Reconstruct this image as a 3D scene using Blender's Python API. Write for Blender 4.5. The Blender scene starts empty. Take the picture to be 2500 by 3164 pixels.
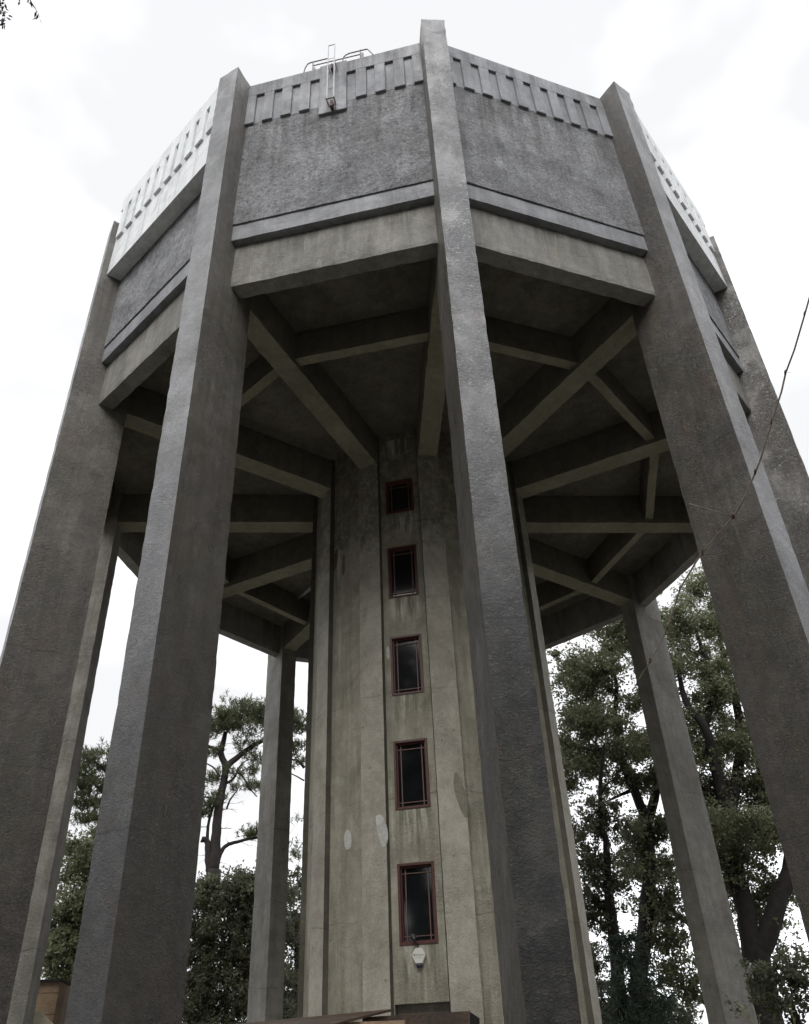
import bpy, bmesh, math, random
import numpy as np
from mathutils import Vector, Matrix, noise

scene = bpy.context.scene
C = scene.collection
PI = math.pi
S = 1.3                                   # metres per design unit
Z0 = 1.6 / S                              # design height of the eye above the ground

# ------------------------------------------------------------------ camera
CAM = Vector((-1.5469 * S, -14.8074 * S, 1.6))
cr_ = Vector((0.9980619, -0.0504284, -0.0364608))
cu_ = Vector((0.0030463, -0.5456199, 0.8380273))
cf_ = Vector((0.0621541, 0.8365142, 0.5444088))
FPX, PX0, PY0 = 2431.9, 1245.6, 1801.6
cd = bpy.data.cameras.new('camera'); cam = bpy.data.objects.new('camera', cd); C.objects.link(cam)
cam.matrix_world = Matrix(((cr_.x, cu_.x, -cf_.x, CAM.x), (cr_.y, cu_.y, -cf_.y, CAM.y),
                           (cr_.z, cu_.z, -cf_.z, CAM.z), (0, 0, 0, 1)))
cd.sensor_fit = 'HORIZONTAL'; cd.sensor_width = 36.0; cd.lens = FPX / 2500 * 36
cd.shift_x = (1250 - PX0) / 2500; cd.shift_y = (PY0 - 1582) / 2500
cd.clip_start = 0.05; cd.clip_end = 2000
scene.camera = cam

# ------------------------------------------------------------------ sky, sun, exposure
w = bpy.data.worlds.new('World'); scene.world = w; w.use_nodes = True
nt = w.node_tree; nt.nodes.clear()
def wn(t, **k):
    n = nt.nodes.new(t)
    for a, b in k.items(): setattr(n, a, b)
    return n
SUN_EL, SUN_AZ = math.radians(47), math.radians(196)      # azimuth from +Y, clockwise
sky = wn('ShaderNodeTexSky', sky_type='NISHITA', sun_disc=False)
sky.sun_elevation = SUN_EL; sky.sun_rotation = SUN_AZ
sky.air_density = 1.0; sky.dust_density = 4.0
hs = wn('ShaderNodeHueSaturation'); hs.inputs['Saturation'].default_value = 0.25
nt.links.new(sky.outputs[0], hs.inputs['Color'])
tc = wn('ShaderNodeTexCoord'); mp = wn('ShaderNodeMapping'); mp.inputs['Scale'].default_value = (1, 1, 2.2); mp.inputs['Rotation'].default_value = (0, 0, math.radians(38))
nt.links.new(tc.outputs['Generated'], mp.inputs[0])
nz = wn('ShaderNodeTexNoise'); nz.inputs['Scale'].default_value = 1.3; nz.inputs['Detail'].default_value = 5
nz.inputs['Roughness'].default_value = .5
nt.links.new(mp.outputs[0], nz.inputs['Vector'])
rp = wn('ShaderNodeValToRGB')
rp.color_ramp.elements[0].position = .44; rp.color_ramp.elements[0].color = (5.58, 5.63, 5.75, 1)
rp.color_ramp.elements[1].position = .66; rp.color_ramp.elements[1].color = (11.6, 11.8, 12.3, 1)
nt.links.new(nz.outputs[0], rp.inputs[0])
mx = wn('ShaderNodeMixRGB'); mx.inputs[0].default_value = .96
nt.links.new(hs.outputs[0], mx.inputs[1]); nt.links.new(rp.outputs[0], mx.inputs[2])
bg = wn('ShaderNodeBackground'); bg.inputs['Strength'].default_value = .12
nt.links.new(mx.outputs[0], bg.inputs['Color'])
wo = wn('ShaderNodeOutputWorld'); nt.links.new(bg.outputs[0], wo.inputs[0])

sd = bpy.data.lights.new('sun', 'SUN'); sd.energy = 1.5; sd.angle = math.radians(38); sd.color = (1, .975, .94)
so = bpy.data.objects.new('sun', sd); C.objects.link(so)
sdir = Vector((math.sin(SUN_AZ) * math.cos(SUN_EL), math.cos(SUN_AZ) * math.cos(SUN_EL), math.sin(SUN_EL)))
so.rotation_euler = sdir.to_track_quat('Z', 'Y').to_euler(); so.location = (0, 0, 60)
scene.view_settings.view_transform = 'Standard'; scene.view_settings.look = 'None'
scene.view_settings.gamma = 1; scene.view_settings.exposure = 0.52; scene.view_settings.use_curve_mapping = False

# ------------------------------------------------------------------ materials
def mat(name):
    m = bpy.data.materials.new(name); m.use_nodes = True
    t = m.node_tree; b = t.nodes['Principled BSDF']
    return m, t, b
class NB:
    """small node helper"""
    def __init__(s, t, scale=1.0):
        s.t = t; tcn = t.nodes.new('ShaderNodeTexCoord'); oi = t.nodes.new('ShaderNodeObjectInfo')
        v = t.nodes.new('ShaderNodeVectorMath'); v.operation = 'SCALE'; v.inputs[0].default_value = (37, 21, 0)
        t.links.new(oi.outputs['Random'], v.inputs['Scale'])
        a = t.nodes.new('ShaderNodeVectorMath'); a.operation = 'ADD'
        t.links.new(tcn.outputs['Object'], a.inputs[0]); t.links.new(v.outputs[0], a.inputs[1])
        s.P = a.outputs[0]; s.raw = tcn.outputs['Object']
    def L(s, a, b): s.t.links.new(a, b)
    def noise(s, scale, detail=3, rough=.55, stretch=None, dist=0, src=None):
        v = src or s.P
        if stretch:
            m = s.t.nodes.new('ShaderNodeMapping'); m.inputs['Scale'].default_value = stretch; s.L(v, m.inputs[0]); v = m.outputs[0]
        n = s.t.nodes.new('ShaderNodeTexNoise'); n.inputs['Scale'].default_value = scale; n.inputs['Detail'].default_value = detail
        n.inputs['Roughness'].default_value = rough; n.inputs['Distortion'].default_value = dist
        s.L(v, n.inputs['Vector']); return n.outputs[0]
    def voro(s, scale, feature='F1', src=None):
        n = s.t.nodes.new('ShaderNodeTexVoronoi'); n.inputs['Scale'].default_value = scale; n.feature = feature
        s.L(src or s.P, n.inputs['Vector']); return n.outputs[0]
    def ramp(s, f, stops):
        r = s.t.nodes.new('ShaderNodeValToRGB'); e = r.color_ramp.elements
        while len(e) < len(stops): e.new(.5)
        for k, (p, c) in enumerate(stops):
            e[k].position = p; e[k].color = (c, c, c, 1) if not isinstance(c, tuple) else (*c, 1)
        s.L(f, r.inputs[0]); return r.outputs[0]
    def mix(s, f, a, b, mode='MIX'):
        m = s.t.nodes.new('ShaderNodeMixRGB'); m.blend_type = mode
        for k, x in ((0, f), (1, a), (2, b)):
            if isinstance(x, (int, float)): m.inputs[k].default_value = x if k == 0 else (x, x, x, 1)
            elif isinstance(x, tuple): m.inputs[k].default_value = (*x, 1)
            else: s.L(x, m.inputs[k])
        return m.outputs[0]
    def math(s, op, a, b=0.0, c=None):
        m = s.t.nodes.new('ShaderNodeMath'); m.operation = op
        for k, x in enumerate((a, b) if c is None else (a, b, c)):
            if isinstance(x, (int, float)): m.inputs[k].default_value = x
            else: s.L(x, m.inputs[k])
        return m.outputs[0]
    def z(s):
        x = s.t.nodes.new('ShaderNodeSeparateXYZ'); s.L(s.raw, x.inputs[0]); return x.outputs[2]
    def bump(s, h, strength, dist, normal=None):
        b = s.t.nodes.new('ShaderNodeBump'); b.inputs['Strength'].default_value = strength; b.inputs['Distance'].default_value = dist
        s.L(h, b.inputs['Height'])
        if normal: s.L(normal, b.inputs['Normal'])
        return b.outputs[0]

def concrete(name, dark, mid, light, rough=(.45, .8), grain=.6, streak=.5, rust=0.0, moss=0.0, mould=None,
             dash=0.0, pocks=0.0, lifts=True, spec=.5, bumpd=.012, light_run=0.0, outer=None, damp_shade=None, coarse=0.0, axis=1, drip=None):
    m, t, b = mat(name); n = NB(t)
    big = n.noise(.55, 4, .6); med = n.noise(3.1, 5, .65); fine = n.noise(34, 4, .7)
    f = n.math('ADD', n.math('MULTIPLY', big, .55), n.math('MULTIPLY', med, .45))
    col = n.ramp(f, [(.34, dark), (.5, mid), (.66, light)])
    st = n.noise(2.6, 4, .6, (1.6, 1.6, .11), 1.0)                         # vertical weathering runs
    col = n.mix(n.math('MULTIPLY', n.ramp(st, [(.42, 0.), (.62, 1.)]), streak), col, n.mix(1.0, col, .58, 'MULTIPLY'))
    st2 = n.noise(5.2, 3, .6, (1.5, 1.5, .09), .5)
    col = n.mix(n.math('MULTIPLY', n.ramp(st2, [(.60, 0.), (.72, 1.)]), .35 + light_run), col, n.mix(1.0, col, 1.45, 'MULTIPLY'))
    blot = n.noise(1.1, 6, .72, None, .6)                                  # soot blotches
    col = n.mix(n.ramp(blot, [(.52, 0.), (.60, .45)]), col, n.mix(1.0, col, .62, 'MULTIPLY'))
    if outer:                                                             # the outer face (or underside) takes its own colours, apart from the flanks
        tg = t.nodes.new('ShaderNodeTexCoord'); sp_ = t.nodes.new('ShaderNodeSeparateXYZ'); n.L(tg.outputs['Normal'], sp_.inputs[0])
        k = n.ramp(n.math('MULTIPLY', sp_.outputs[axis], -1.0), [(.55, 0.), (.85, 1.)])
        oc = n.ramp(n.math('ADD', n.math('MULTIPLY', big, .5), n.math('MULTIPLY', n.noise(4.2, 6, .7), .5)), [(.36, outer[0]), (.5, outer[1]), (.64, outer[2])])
        if damp_shade:                                                          # algae plus painted-in shade darken the foot in ragged patches
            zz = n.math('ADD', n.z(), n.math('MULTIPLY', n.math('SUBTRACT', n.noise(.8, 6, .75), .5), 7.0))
            dk = n.ramp(n.math('DIVIDE', zz, 20.0), [(damp_shade[0] / 20, damp_shade[2]), (damp_shade[1] / 20, 0.)])
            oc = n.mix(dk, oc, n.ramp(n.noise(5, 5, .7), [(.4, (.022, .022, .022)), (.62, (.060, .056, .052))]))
            fk = n.ramp(n.math('DIVIDE', zz, 20.0), [(damp_shade[0] / 20, .85), ((damp_shade[1] + 3) / 20, 0.)])
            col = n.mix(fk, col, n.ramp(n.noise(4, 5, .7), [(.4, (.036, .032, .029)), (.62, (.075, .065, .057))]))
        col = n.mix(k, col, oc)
    if coarse:                                                            # lifted flakes of the surface skin
        fc = n.noise(15, 5, .7, (1, 1, 1.5), 1.2)
        col = n.mix(1.0, col, n.ramp(fc, [(.36, .80), (.48, 1.0), (.58, 1.0), (.68, 1.28)]), 'MULTIPLY')
    if rust:
        r1 = n.noise(1.9, 6, .7, (1, 1, .5), .8)
        col = n.mix(n.math('MULTIPLY', n.ramp(r1, [(.55, 0.), (.68, 1.)]), rust), col, (.13, .075, .05))
    if drip:                                                              # dark runs hanging from the ledge above
        dn = n.noise(5.5, 4, .65, (1, 1, .05)); dl = n.math('DIVIDE', n.math('SUBTRACT', drip[0], n.z()), drip[1])
        kk = n.math('MULTIPLY', n.ramp(n.math('ADD', dl, n.math('MULTIPLY', n.math('SUBTRACT', n.noise(2.4, 3, .6, (1, 1, .08)), .5), 1.6)), [(0.0, .9), (.9, 0.)]), n.ramp(dn, [(.44, 0.), (.58, 1.)]))
        col = n.mix(n.math('MULTIPLY', kk, drip[2]), col, n.mix(1.0, col, (.50, .49, .46), 'MULTIPLY'))
    if moss:
        r2 = n.noise(1.3, 6, .75, (1, 1, .35), .5)
        col = n.mix(n.math('MULTIPLY', n.ramp(r2, [(.47, 0.), (.66, 1.)]), moss), col, (.085, .09, .05))
        sp = n.voro(1.6); col = n.mix(n.ramp(sp, [(.035, .8), (.055, 0.)]), col, (.16, .17, .05))
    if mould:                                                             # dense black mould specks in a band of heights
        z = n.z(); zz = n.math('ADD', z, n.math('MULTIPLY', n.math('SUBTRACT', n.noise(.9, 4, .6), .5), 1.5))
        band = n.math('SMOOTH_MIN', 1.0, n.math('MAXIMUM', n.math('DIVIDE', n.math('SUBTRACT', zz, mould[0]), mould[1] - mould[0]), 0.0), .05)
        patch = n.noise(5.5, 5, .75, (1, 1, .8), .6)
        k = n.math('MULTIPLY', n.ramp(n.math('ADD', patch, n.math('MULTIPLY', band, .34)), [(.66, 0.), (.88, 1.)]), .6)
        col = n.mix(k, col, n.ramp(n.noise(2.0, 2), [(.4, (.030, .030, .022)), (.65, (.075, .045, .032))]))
    if pocks:
        pv = n.voro(7.0); col = n.mix(n.ramp(pv, [(.05, pocks), (.085, 0.)]), col, (.35, .34, .33))
    if dash:
        dv = n.noise(13, 6, .8); col = n.mix(1.0, col, n.ramp(dv, [(.36, .35), (.47, .92), (.66, 1.4)]), 'MULTIPLY')
        dv2 = n.noise(2.6, 5, .75, None, .5); col = n.mix(1.0, col, n.ramp(dv2, [(.36, .8), (.6, 1.15)]), 'MULTIPLY')
    col = n.mix(1.0, col, n.ramp(fine, [(.3, 1 - .32 * grain), (.7, 1 + .3 * grain)]), 'MULTIPLY')
    if lifts:                                                             # faint pour joints every 1.2 m or so
        z = n.z(); zw = n.math('ADD', z, n.math('MULTIPLY', n.noise(.7, 3), .5))
        fr = n.math('FRACT', n.math('DIVIDE', zw, 2.37)); line = n.ramp(fr, [(0.0, 1.), (.016, 0.)])
        lm = n.math('MULTIPLY', line, n.ramp(n.noise(.8, 3), [(.42, 0.), (.55, .85)]))
        col = n.mix(lm, col, n.mix(1.0, col, .45, 'MULTIPLY'))
    n.L(col, b.inputs['Base Color'])
    rg = n.noise(1.7, 5, .7, (1, 1, .4)); rr = t.nodes.new('ShaderNodeMapRange')
    rr.inputs[1].default_value = .35; rr.inputs[2].default_value = .65; rr.inputs[3].default_value = rough[0]; rr.inputs[4].default_value = rough[1]
    n.L(rg, rr.inputs[0]); n.L(rr.outputs[0], b.inputs['Roughness'])
    b.inputs['Specular IOR Level'].default_value = spec
    flake = n.noise(15, 5, .7, (1, 1, 1.5), 1.2); area = n.ramp(n.noise(.8, 4, .6), [(.42, .15), (.6, 1.)])
    h = n.math('ADD', n.math('MULTIPLY', n.ramp(flake, [(.44, 0.), (.6, 1.)]), area), n.math('MULTIPLY', fine, .4))
    if coarse:
        h = n.math('ADD', n.math('MULTIPLY', n.noise(8, 6, .75, None, .8), 2.2 * coarse), h)
    if dash:
        h = n.math('ADD', n.math('MULTIPLY', n.noise(12, 5, .8), 2.6), h)
    n.L(n.bump(h, .75 + dash * .25, bumpd * (1 + 2.0 * dash)), b.inputs['Normal'])
    return m

M = {}
OUT = ((.185, .188, .200), (.255, .258, .272), (.325, .328, .342))  # leg outer faces lighter than their flanks: open-sky light painted into the colour
M['column'] = concrete('column_concrete', (.115, .105, .092), (.165, .152, .135), (.23, .213, .19), (.26, .55), .6, .6, rust=.3, moss=.22, pocks=.25, bumpd=.020, coarse=.22, outer=OUT, damp_shade=(6.0, 11.5, .97), drip=(24.3, 7.0, .7))
M['column_left'] = concrete('left_column_concrete', (.105, .096, .084), (.155, .142, .126), (.215, .2, .18), (.26, .55), .6, .6, rust=.3, moss=.22, pocks=.25, bumpd=.017, coarse=.18, outer=OUT, damp_shade=(3.0, 9.5, .78), drip=(24.3, 7.0, .7))
M['column_right'] = concrete('right_column_concrete', (.065, .059, .054), (.098, .089, .080), (.15, .138, .125), (.26, .55), .6, .6, rust=.4, moss=.2, pocks=.35, bumpd=.017, coarse=.18, outer=OUT, damp_shade=(2.0, 6.0, .7), drip=(24.3, 7.0, .7))  # right legs: darker copy, the shade on their flanks painted in
M['column_pale'] = concrete('pale_column_concrete', (.20, .19, .165), (.28, .265, .235), (.36, .34, .305), (.45, .75), .8, .4, rust=.15, moss=.3, pocks=.2, bumpd=.02)  # rear legs: lighter copy, the light they catch painted in
M['dash'] = concrete('pebbledash', (.275, .28, .295), (.355, .36, .38), (.44, .447, .468), (.55, .85), 1.0, .30, dash=1.0, lifts=False, drip=(22.25, 3.2, .9))
M['smooth'] = concrete('smooth_render', (.22, .226, .244), (.29, .297, .32), (.37, .378, .40), (.5, .8), .6, .45, moss=.1, lifts=False, drip=(24.1, 2.2, .8))
M['beam'] = concrete('beam_concrete', (.20, .193, .176), (.26, .251, .23), (.33, .317, .29), (.6, .9), .7, .45, moss=.18, lifts=False, light_run=.3, drip=(17.5, 1.1, .9))
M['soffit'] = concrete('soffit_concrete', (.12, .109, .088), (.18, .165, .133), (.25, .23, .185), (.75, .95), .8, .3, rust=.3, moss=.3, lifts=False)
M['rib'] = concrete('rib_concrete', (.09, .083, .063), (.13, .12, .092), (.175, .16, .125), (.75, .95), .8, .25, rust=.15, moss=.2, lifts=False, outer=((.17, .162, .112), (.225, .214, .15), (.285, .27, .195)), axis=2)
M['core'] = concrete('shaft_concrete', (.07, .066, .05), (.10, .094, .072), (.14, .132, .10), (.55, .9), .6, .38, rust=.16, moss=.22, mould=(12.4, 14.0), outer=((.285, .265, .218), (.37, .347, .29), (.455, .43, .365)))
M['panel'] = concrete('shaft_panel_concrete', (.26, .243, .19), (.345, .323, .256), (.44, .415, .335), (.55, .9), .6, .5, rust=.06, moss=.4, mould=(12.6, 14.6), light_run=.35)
M['patch'] = concrete('repair_mortar', (.50, .50, .46), (.56, .56, .52), (.62, .62, .58), (.7, .9), .4, .1, lifts=False)
M['patch_green'] = concrete('green_wash', (.28, .31, .25), (.33, .36, .29), (.38, .41, .33), (.7, .9), .4, .2, lifts=False)
M['patch_brown'] = concrete('brown_stain', (.11, .075, .055), (.14, .095, .07), (.17, .12, .09), (.7, .9), .4, .1, lifts=False)
M['patch_dark'] = concrete('dark_stain', (.19, .18, .14), (.24, .228, .18), (.29, .275, .22), (.7, .9), .5, .1, lifts=False)

def window_panel():
    m = concrete('window_panel_concrete', (.26, .243, .19), (.345, .323, .256), (.44, .415, .335), (.55, .9), .6, .5, rust=.06, moss=.3, mould=(12.6, 14.6), light_run=.35)
    t = m.node_tree; b = t.nodes['Principled BSDF']; n = NB(t); src = b.inputs['Base Color'].links[0].from_socket
    sx = t.nodes.new('ShaderNodeSeparateXYZ'); n.L(n.raw, sx.inputs[0])
    per = 2.0034 * 1.3; z0 = (1.8274 + 1.6 / 1.3) * 1.3
    wob = n.noise(6.5, 4, .6, (1, 1, .12))
    fr = n.math('FRACT', n.math('DIVIDE', n.math('ADD', n.math('SUBTRACT', sx.outputs[2], z0), n.math('MULTIPLY', n.math('SUBTRACT', wob, .5), -.0)), per))
    low = n.ramp(n.math('ADD', fr, n.math('MULTIPLY', n.math('SUBTRACT', wob, .5), .55)), [(.72, 0.), (.90, 1.)])
    mx_ = n.ramp(n.math('ABSOLUTE', n.math('ADD', sx.outputs[0], n.math('MULTIPLY', n.math('SUBTRACT', n.noise(3.0, 3), .5), .25))), [(.26, 1.), (.40, 0.)])
    k = n.math('MULTIPLY', low, mx_)
    run = n.noise(9.0, 3, .6, (1, 1, .10))
    c = n.mix(n.math('MULTIPLY', k, n.ramp(run, [(.40, .8), (.52, 0.)])), src, (.13, .14, .095))
    c = n.mix(n.math('MULTIPLY', k, n.ramp(run, [(.50, 0.), (.62, .75)])), c, (.52, .50, .42))
    n.L(c, b.inputs['Base Color']); return m
def simple(name, col, rough=.5, metal=0.0, spec=.5, var=.25, scale=4.0, bump=0.0):
    m, t, b = mat(name); n = NB(t)
    f = n.noise(scale, 5, .65)
    c = n.ramp(f, [(.3, tuple(x * (1 - var) for x in col)), (.7, tuple(x * (1 + var) for x in col))])
    n.L(c, b.inputs['Base Color']); b.inputs['Roughness'].default_value = rough; b.inputs['Metallic'].default_value = metal
    b.inputs['Specular IOR Level'].default_value = spec
    if bump: n.L(n.bump(n.noise(scale * 9, 4, .7), .5, bump), b.inputs['Normal'])
    return m
M['panel_win'] = window_panel()
M['clad'] = concrete('white_sheet_cladding', (.74, .76, .77), (.82, .84, .85), (.87, .89, .90), (.4, .6), .25, .35, lifts=False, moss=.12, bumpd=.003)
M['red'] = simple('dark_red_paint', (.075, .024, .018), .5, var=.35, scale=8, bump=.002)
M['bar'] = simple('faded_red_glazing_bar', (.13, .07, .06), .55, var=.3, scale=10)
M['glass'] = simple('dark_window_glass', (.008, .009, .010), .06, spec=.55, var=.3, scale=2)
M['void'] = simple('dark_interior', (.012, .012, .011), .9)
M['galv'] = simple('galvanised_steel', (.42, .42, .44), .5, .6, var=.2, scale=9)
M['rail'] = simple('rusty_grey_tube', (.15, .13, .135), .55, .3, var=.4, scale=9)
M['rust'] = simple('rusted_bracket', (.09, .055, .045), .8, var=.5, scale=14)
M['white'] = simple('white_plastic', (.66, .66, .60), .4, var=.06, scale=3)
M['blue'] = simple('navy_plastic', (.012, .016, .06), .35)
M['ink'] = simple('grey_print', (.16, .16, .17), .6)
M['black'] = simple('black_plastic', (.018, .018, .02), .35)
M['camwhite'] = simple('camera_casing', (.50, .51, .53), .4, var=.06)
M['tube'] = simple('light_diffuser', (.62, .64, .66), .3, var=.05)
M['bark'] = simple('tree_bark', (.016, .013, .012), .9, var=.5, scale=5, bump=.03)
M['pinebark'] = simple('pine_bark', (.020, .015, .014), .9, var=.5, scale=5, bump=.03)
M['stem'] = simple('dry_stem', (.24, .19, .15), .6, var=.4, scale=30)
M['node'] = simple('stem_joint', (.05, .022, .012), .8, var=.4, scale=60)
def leafmat(name, c1, c2, c3, transl=.5, rough=.42):
    m, t, b = mat(name); n = NB(t)
    g = t.nodes.new('ShaderNodeNewGeometry')
    big = n.noise(.7, 3); f = n.math('ADD', n.math('MULTIPLY', big, .6), n.math('MULTIPLY', g.outputs['Random Per Island'], .4))
    c = n.ramp(f, [(.25, c1), (.5, c2), (.75, c3)])
    n.L(c, b.inputs['Base Color']); b.inputs['Roughness'].default_value = rough; b.inputs['Specular IOR Level'].default_value = .4
    tr = t.nodes.new('ShaderNodeBsdfTranslucent'); n.L(c, tr.inputs[0]); ms = t.nodes.new('ShaderNodeMixShader')
    ms.inputs[0].default_value = transl; n.L(b.outputs[0], ms.inputs[1]); n.L(tr.outputs[0], ms.inputs[2])
    n.L(ms.outputs[0], t.nodes['Material Output'].inputs[0]); return m
M['oak'] = leafmat('holm_oak_leaf', (.105, .118, .066), (.185, .20, .115), (.28, .295, .185))
M['pine'] = leafmat('pine_needle', (.06, .07, .038), (.105, .12, .062), (.17, .185, .105))
M['shrub'] = leafmat('dark_shrub_leaf', (.075, .081, .05), (.125, .133, .082), (.19, .196, .13))
M['spruce'] = leafmat('spruce_needle', (.035, .052, .038), (.058, .080, .058), (.09, .12, .085))
M['sprig'] = leafmat('fresh_leaf', (.08, .10, .035), (.13, .16, .06), (.20, .24, .10), .35)
M['twigleaf'] = leafmat('narrow_grey_leaf', (.05, .05, .055), (.07, .07, .075), (.09, .09, .09), .15)

def wood(name, dark, light, rough=.7, axis=(1, 6, 6)):
    m, t, b = mat(name); n = NB(t)
    g = n.noise(2.2, 6, .65, axis, 2.5); r = n.ramp(g, [(.35, dark), (.5, light), (.56, dark), (.68, light)])
    st = n.ramp(n.noise(1.5, 4), [(.4, .6), (.6, 1.1)]); c = n.mix(1.0, r, st, 'MULTIPLY')
    n.L(c, b.inputs['Base Color']); b.inputs['Roughness'].default_value = rough
    n.L(n.bump(g, .4, .004), b.inputs['Normal']); return m
M['ply'] = wood('weathered_plywood', (.050, .030, .019), (.12, .078, .050), .5)
M['plyedge'] = wood('plywood_edge', (.17, .10, .05), (.30, .20, .12), .6)
M['plank'] = wood('tan_plank', (.17, .115, .07), (.25, .175, .11), .75)
M['cream'] = simple('cream_board', (.60, .55, .42), .7, var=.12, scale=3, bump=.004)
def ground_mat():
    m, t, b = mat('damp_ground'); n = NB(t)
    f = n.noise(.35, 6, .65); c = n.ramp(f, [(.38, (.17, .16, .14)), (.5, (.23, .22, .195)), (.62, (.29, .28, .25))])
    c = n.mix(1.0, c, n.ramp(n.noise(18, 4), [(.3, .6), (.7, 1.35)]), 'MULTIPLY')
    n.L(c, b.inputs['Base Color']); b.inputs['Roughness'].default_value = .9
    n.L(n.bump(n.noise(9, 5, .7), .8, .06), b.inputs['Normal']); return m
M['ground'] = ground_mat()

# ------------------------------------------------------------------ object helpers
def tag(o, label=None, cat=None, group=None, kind=None):
    if label: o['label'] = label
    if cat: o['category'] = cat
    if group: o['group'] = group
    if kind: o['kind'] = kind
    return o
def empty(name, loc=(0, 0, 0), rz=0.0):
    o = bpy.data.objects.new(name, None); C.objects.link(o); o.location = loc; o.rotation_euler = (0, 0, rz)
    o.empty_display_size = .3; return o
def link(name, me, parent=None):
    o = bpy.data.objects.new(name, me); C.objects.link(o)
    if parent: o.parent = parent
    return o
def from_arrays(name, V, F, m, parent=None, smooth=False):
    V = np.asarray(V, dtype=np.float32); me = bpy.data.meshes.new(name)
    if isinstance(F, np.ndarray):
        k = F.shape[1]; nf = len(F)
        me.vertices.add(len(V)); me.vertices.foreach_set('co', V.ravel())
        me.loops.add(nf * k); me.loops.foreach_set('vertex_index', F.astype(np.int32).ravel())
        me.polygons.add(nf); me.polygons.foreach_set('loop_start', (np.arange(nf) * k).astype(np.int32))
        me.polygons.foreach_set('loop_total', np.full(nf, k, dtype=np.int32)); me.update(calc_edges=True)
    else:
        me.from_pydata([tuple(v) for v in V], [], [tuple(f) for f in F]); me.update()
    me.materials.append(m)
    if smooth: me.shade_smooth()
    return link(name, me, parent)
class MB:
    def __init__(s): s.V = []; s.F = []
    def quadbox(s, c):                       # c: 8 corners, bottom ring then top ring
        b = len(s.V); s.V += [tuple(x) for x in c]
        s.F += [tuple(b + i for i in f) for f in ((3, 2, 1, 0), (4, 5, 6, 7), (0, 1, 5, 4), (1, 2, 6, 5), (2, 3, 7, 6), (3, 0, 4, 7))]
    def box(s, x0, x1, y0, y1, z0, z1, M_=None):
        c = [Vector(v) for v in ((x0, y0, z0), (x1, y0, z0), (x1, y1, z0), (x0, y1, z0), (x0, y0, z1), (x1, y0, z1), (x1, y1, z1), (x0, y1, z1))]
        if M_: c = [M_ @ v for v in c]
        s.quadbox(c)
    def tube(s, pts, r, n=6, cap=True):
        pts = [Vector(p) for p in pts]; rs = r if isinstance(r, (list, tuple)) else [r] * len(pts)
        base = len(s.V); up = Vector((0, 0, 1)); last = None
        for i, p in enumerate(pts):
            d = (pts[min(i + 1, len(pts) - 1)] - pts[max(i - 1, 0)])
            d = d.normalized() if d.length > 1e-9 else Vector((0, 0, 1))
            if last is None: a = d.orthogonal().normalized()
            else:
                a = last - d * last.dot(d); a = a.normalized() if a.length > 1e-6 else d.orthogonal().normalized()
            last = a; b = d.cross(a)
            for k in range(n):
                t = 2 * PI * k / n; s.V.append(tuple(p + (a * math.cos(t) + b * math.sin(t)) * rs[i]))
        for i in range(len(pts) - 1):
            for k in range(n):
                s.F.append((base + i * n + k, base + i * n + (k + 1) % n, base + (i + 1) * n + (k + 1) % n, base + (i + 1) * n + k))
        if cap:
            s.F.append(tuple(base + k for k in reversed(range(n)))); s.F.append(tuple(base + (len(pts) - 1) * n + k for k in range(n)))
    def build(s, name, m, parent=None, smooth=False):
        o = from_arrays(name, np.array(s.V), s.F, m, parent, smooth); return o

def rough_box(bx, seg, amp=.005, chip=.010, seed=0.0, warp=None):
    """box (x0,x1,y0,y1,z0,z1) as a fine grid whose surface undulates and whose arrises are worn"""
    x0, x1, y0, y1, z0, z1 = bx; V = {}; vs = []; F = []
    nx, ny, nz_ = [max(1, int(round((b - a) / seg))) for a, b in ((x0, x1), (y0, y1), (z0, z1))]
    def vid(i, j, k):
        key = (i, j, k)
        if key in V: return V[key]
        p = Vector((x0 + (x1 - x0) * i / nx, y0 + (y1 - y0) * j / ny, z0 + (z1 - z0) * k / nz_))
        q = p.copy(); e = int(i in (0, nx)) + int(j in (0, ny)) + int(k in (0, nz_))
        s = Vector((seed, seed * 1.7, 0)); nv = noise.noise_vector(p * 1.6 + s) * amp + noise.noise_vector(p * 7 + s) * amp * .6
        q += nv
        if e >= 2:
            c = chip * (.35 + max(0, noise.noise(p * 4 + s) + .1) * 1.6 + max(0, noise.noise(p * 15 + s)) * .8)
            q.x += c if i == 0 else (-c if i == nx else 0); q.y += c if j == 0 else (-c if j == ny else 0)
        if warp: q = warp(q)
        V[key] = len(vs); vs.append(q); return V[key]
    for a in range(nx):
        for b in range(ny):
            F.append((vid(a, b, 0), vid(a, b + 1, 0), vid(a + 1, b + 1, 0), vid(a + 1, b, 0)))
            F.append((vid(a, b, nz_), vid(a + 1, b, nz_), vid(a + 1, b + 1, nz_), vid(a, b + 1, nz_)))
    for a in range(nx):
        for k in range(nz_):
            F.append((vid(a, 0, k), vid(a + 1, 0, k), vid(a + 1, 0, k + 1), vid(a, 0, k + 1)))
            F.append((vid(a, ny, k), vid(a, ny, k + 1), vid(a + 1, ny, k + 1), vid(a + 1, ny, k)))
    for b in range(ny):
        for k in range(nz_):
            F.append((vid(0, b, k), vid(0, b, k + 1), vid(0, b + 1, k + 1), vid(0, b + 1, k)))
            F.append((vid(nx, b, k), vid(nx, b + 1, k), vid(nx, b + 1, k + 1), vid(nx, b, k + 1)))
    return vs, F

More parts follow.
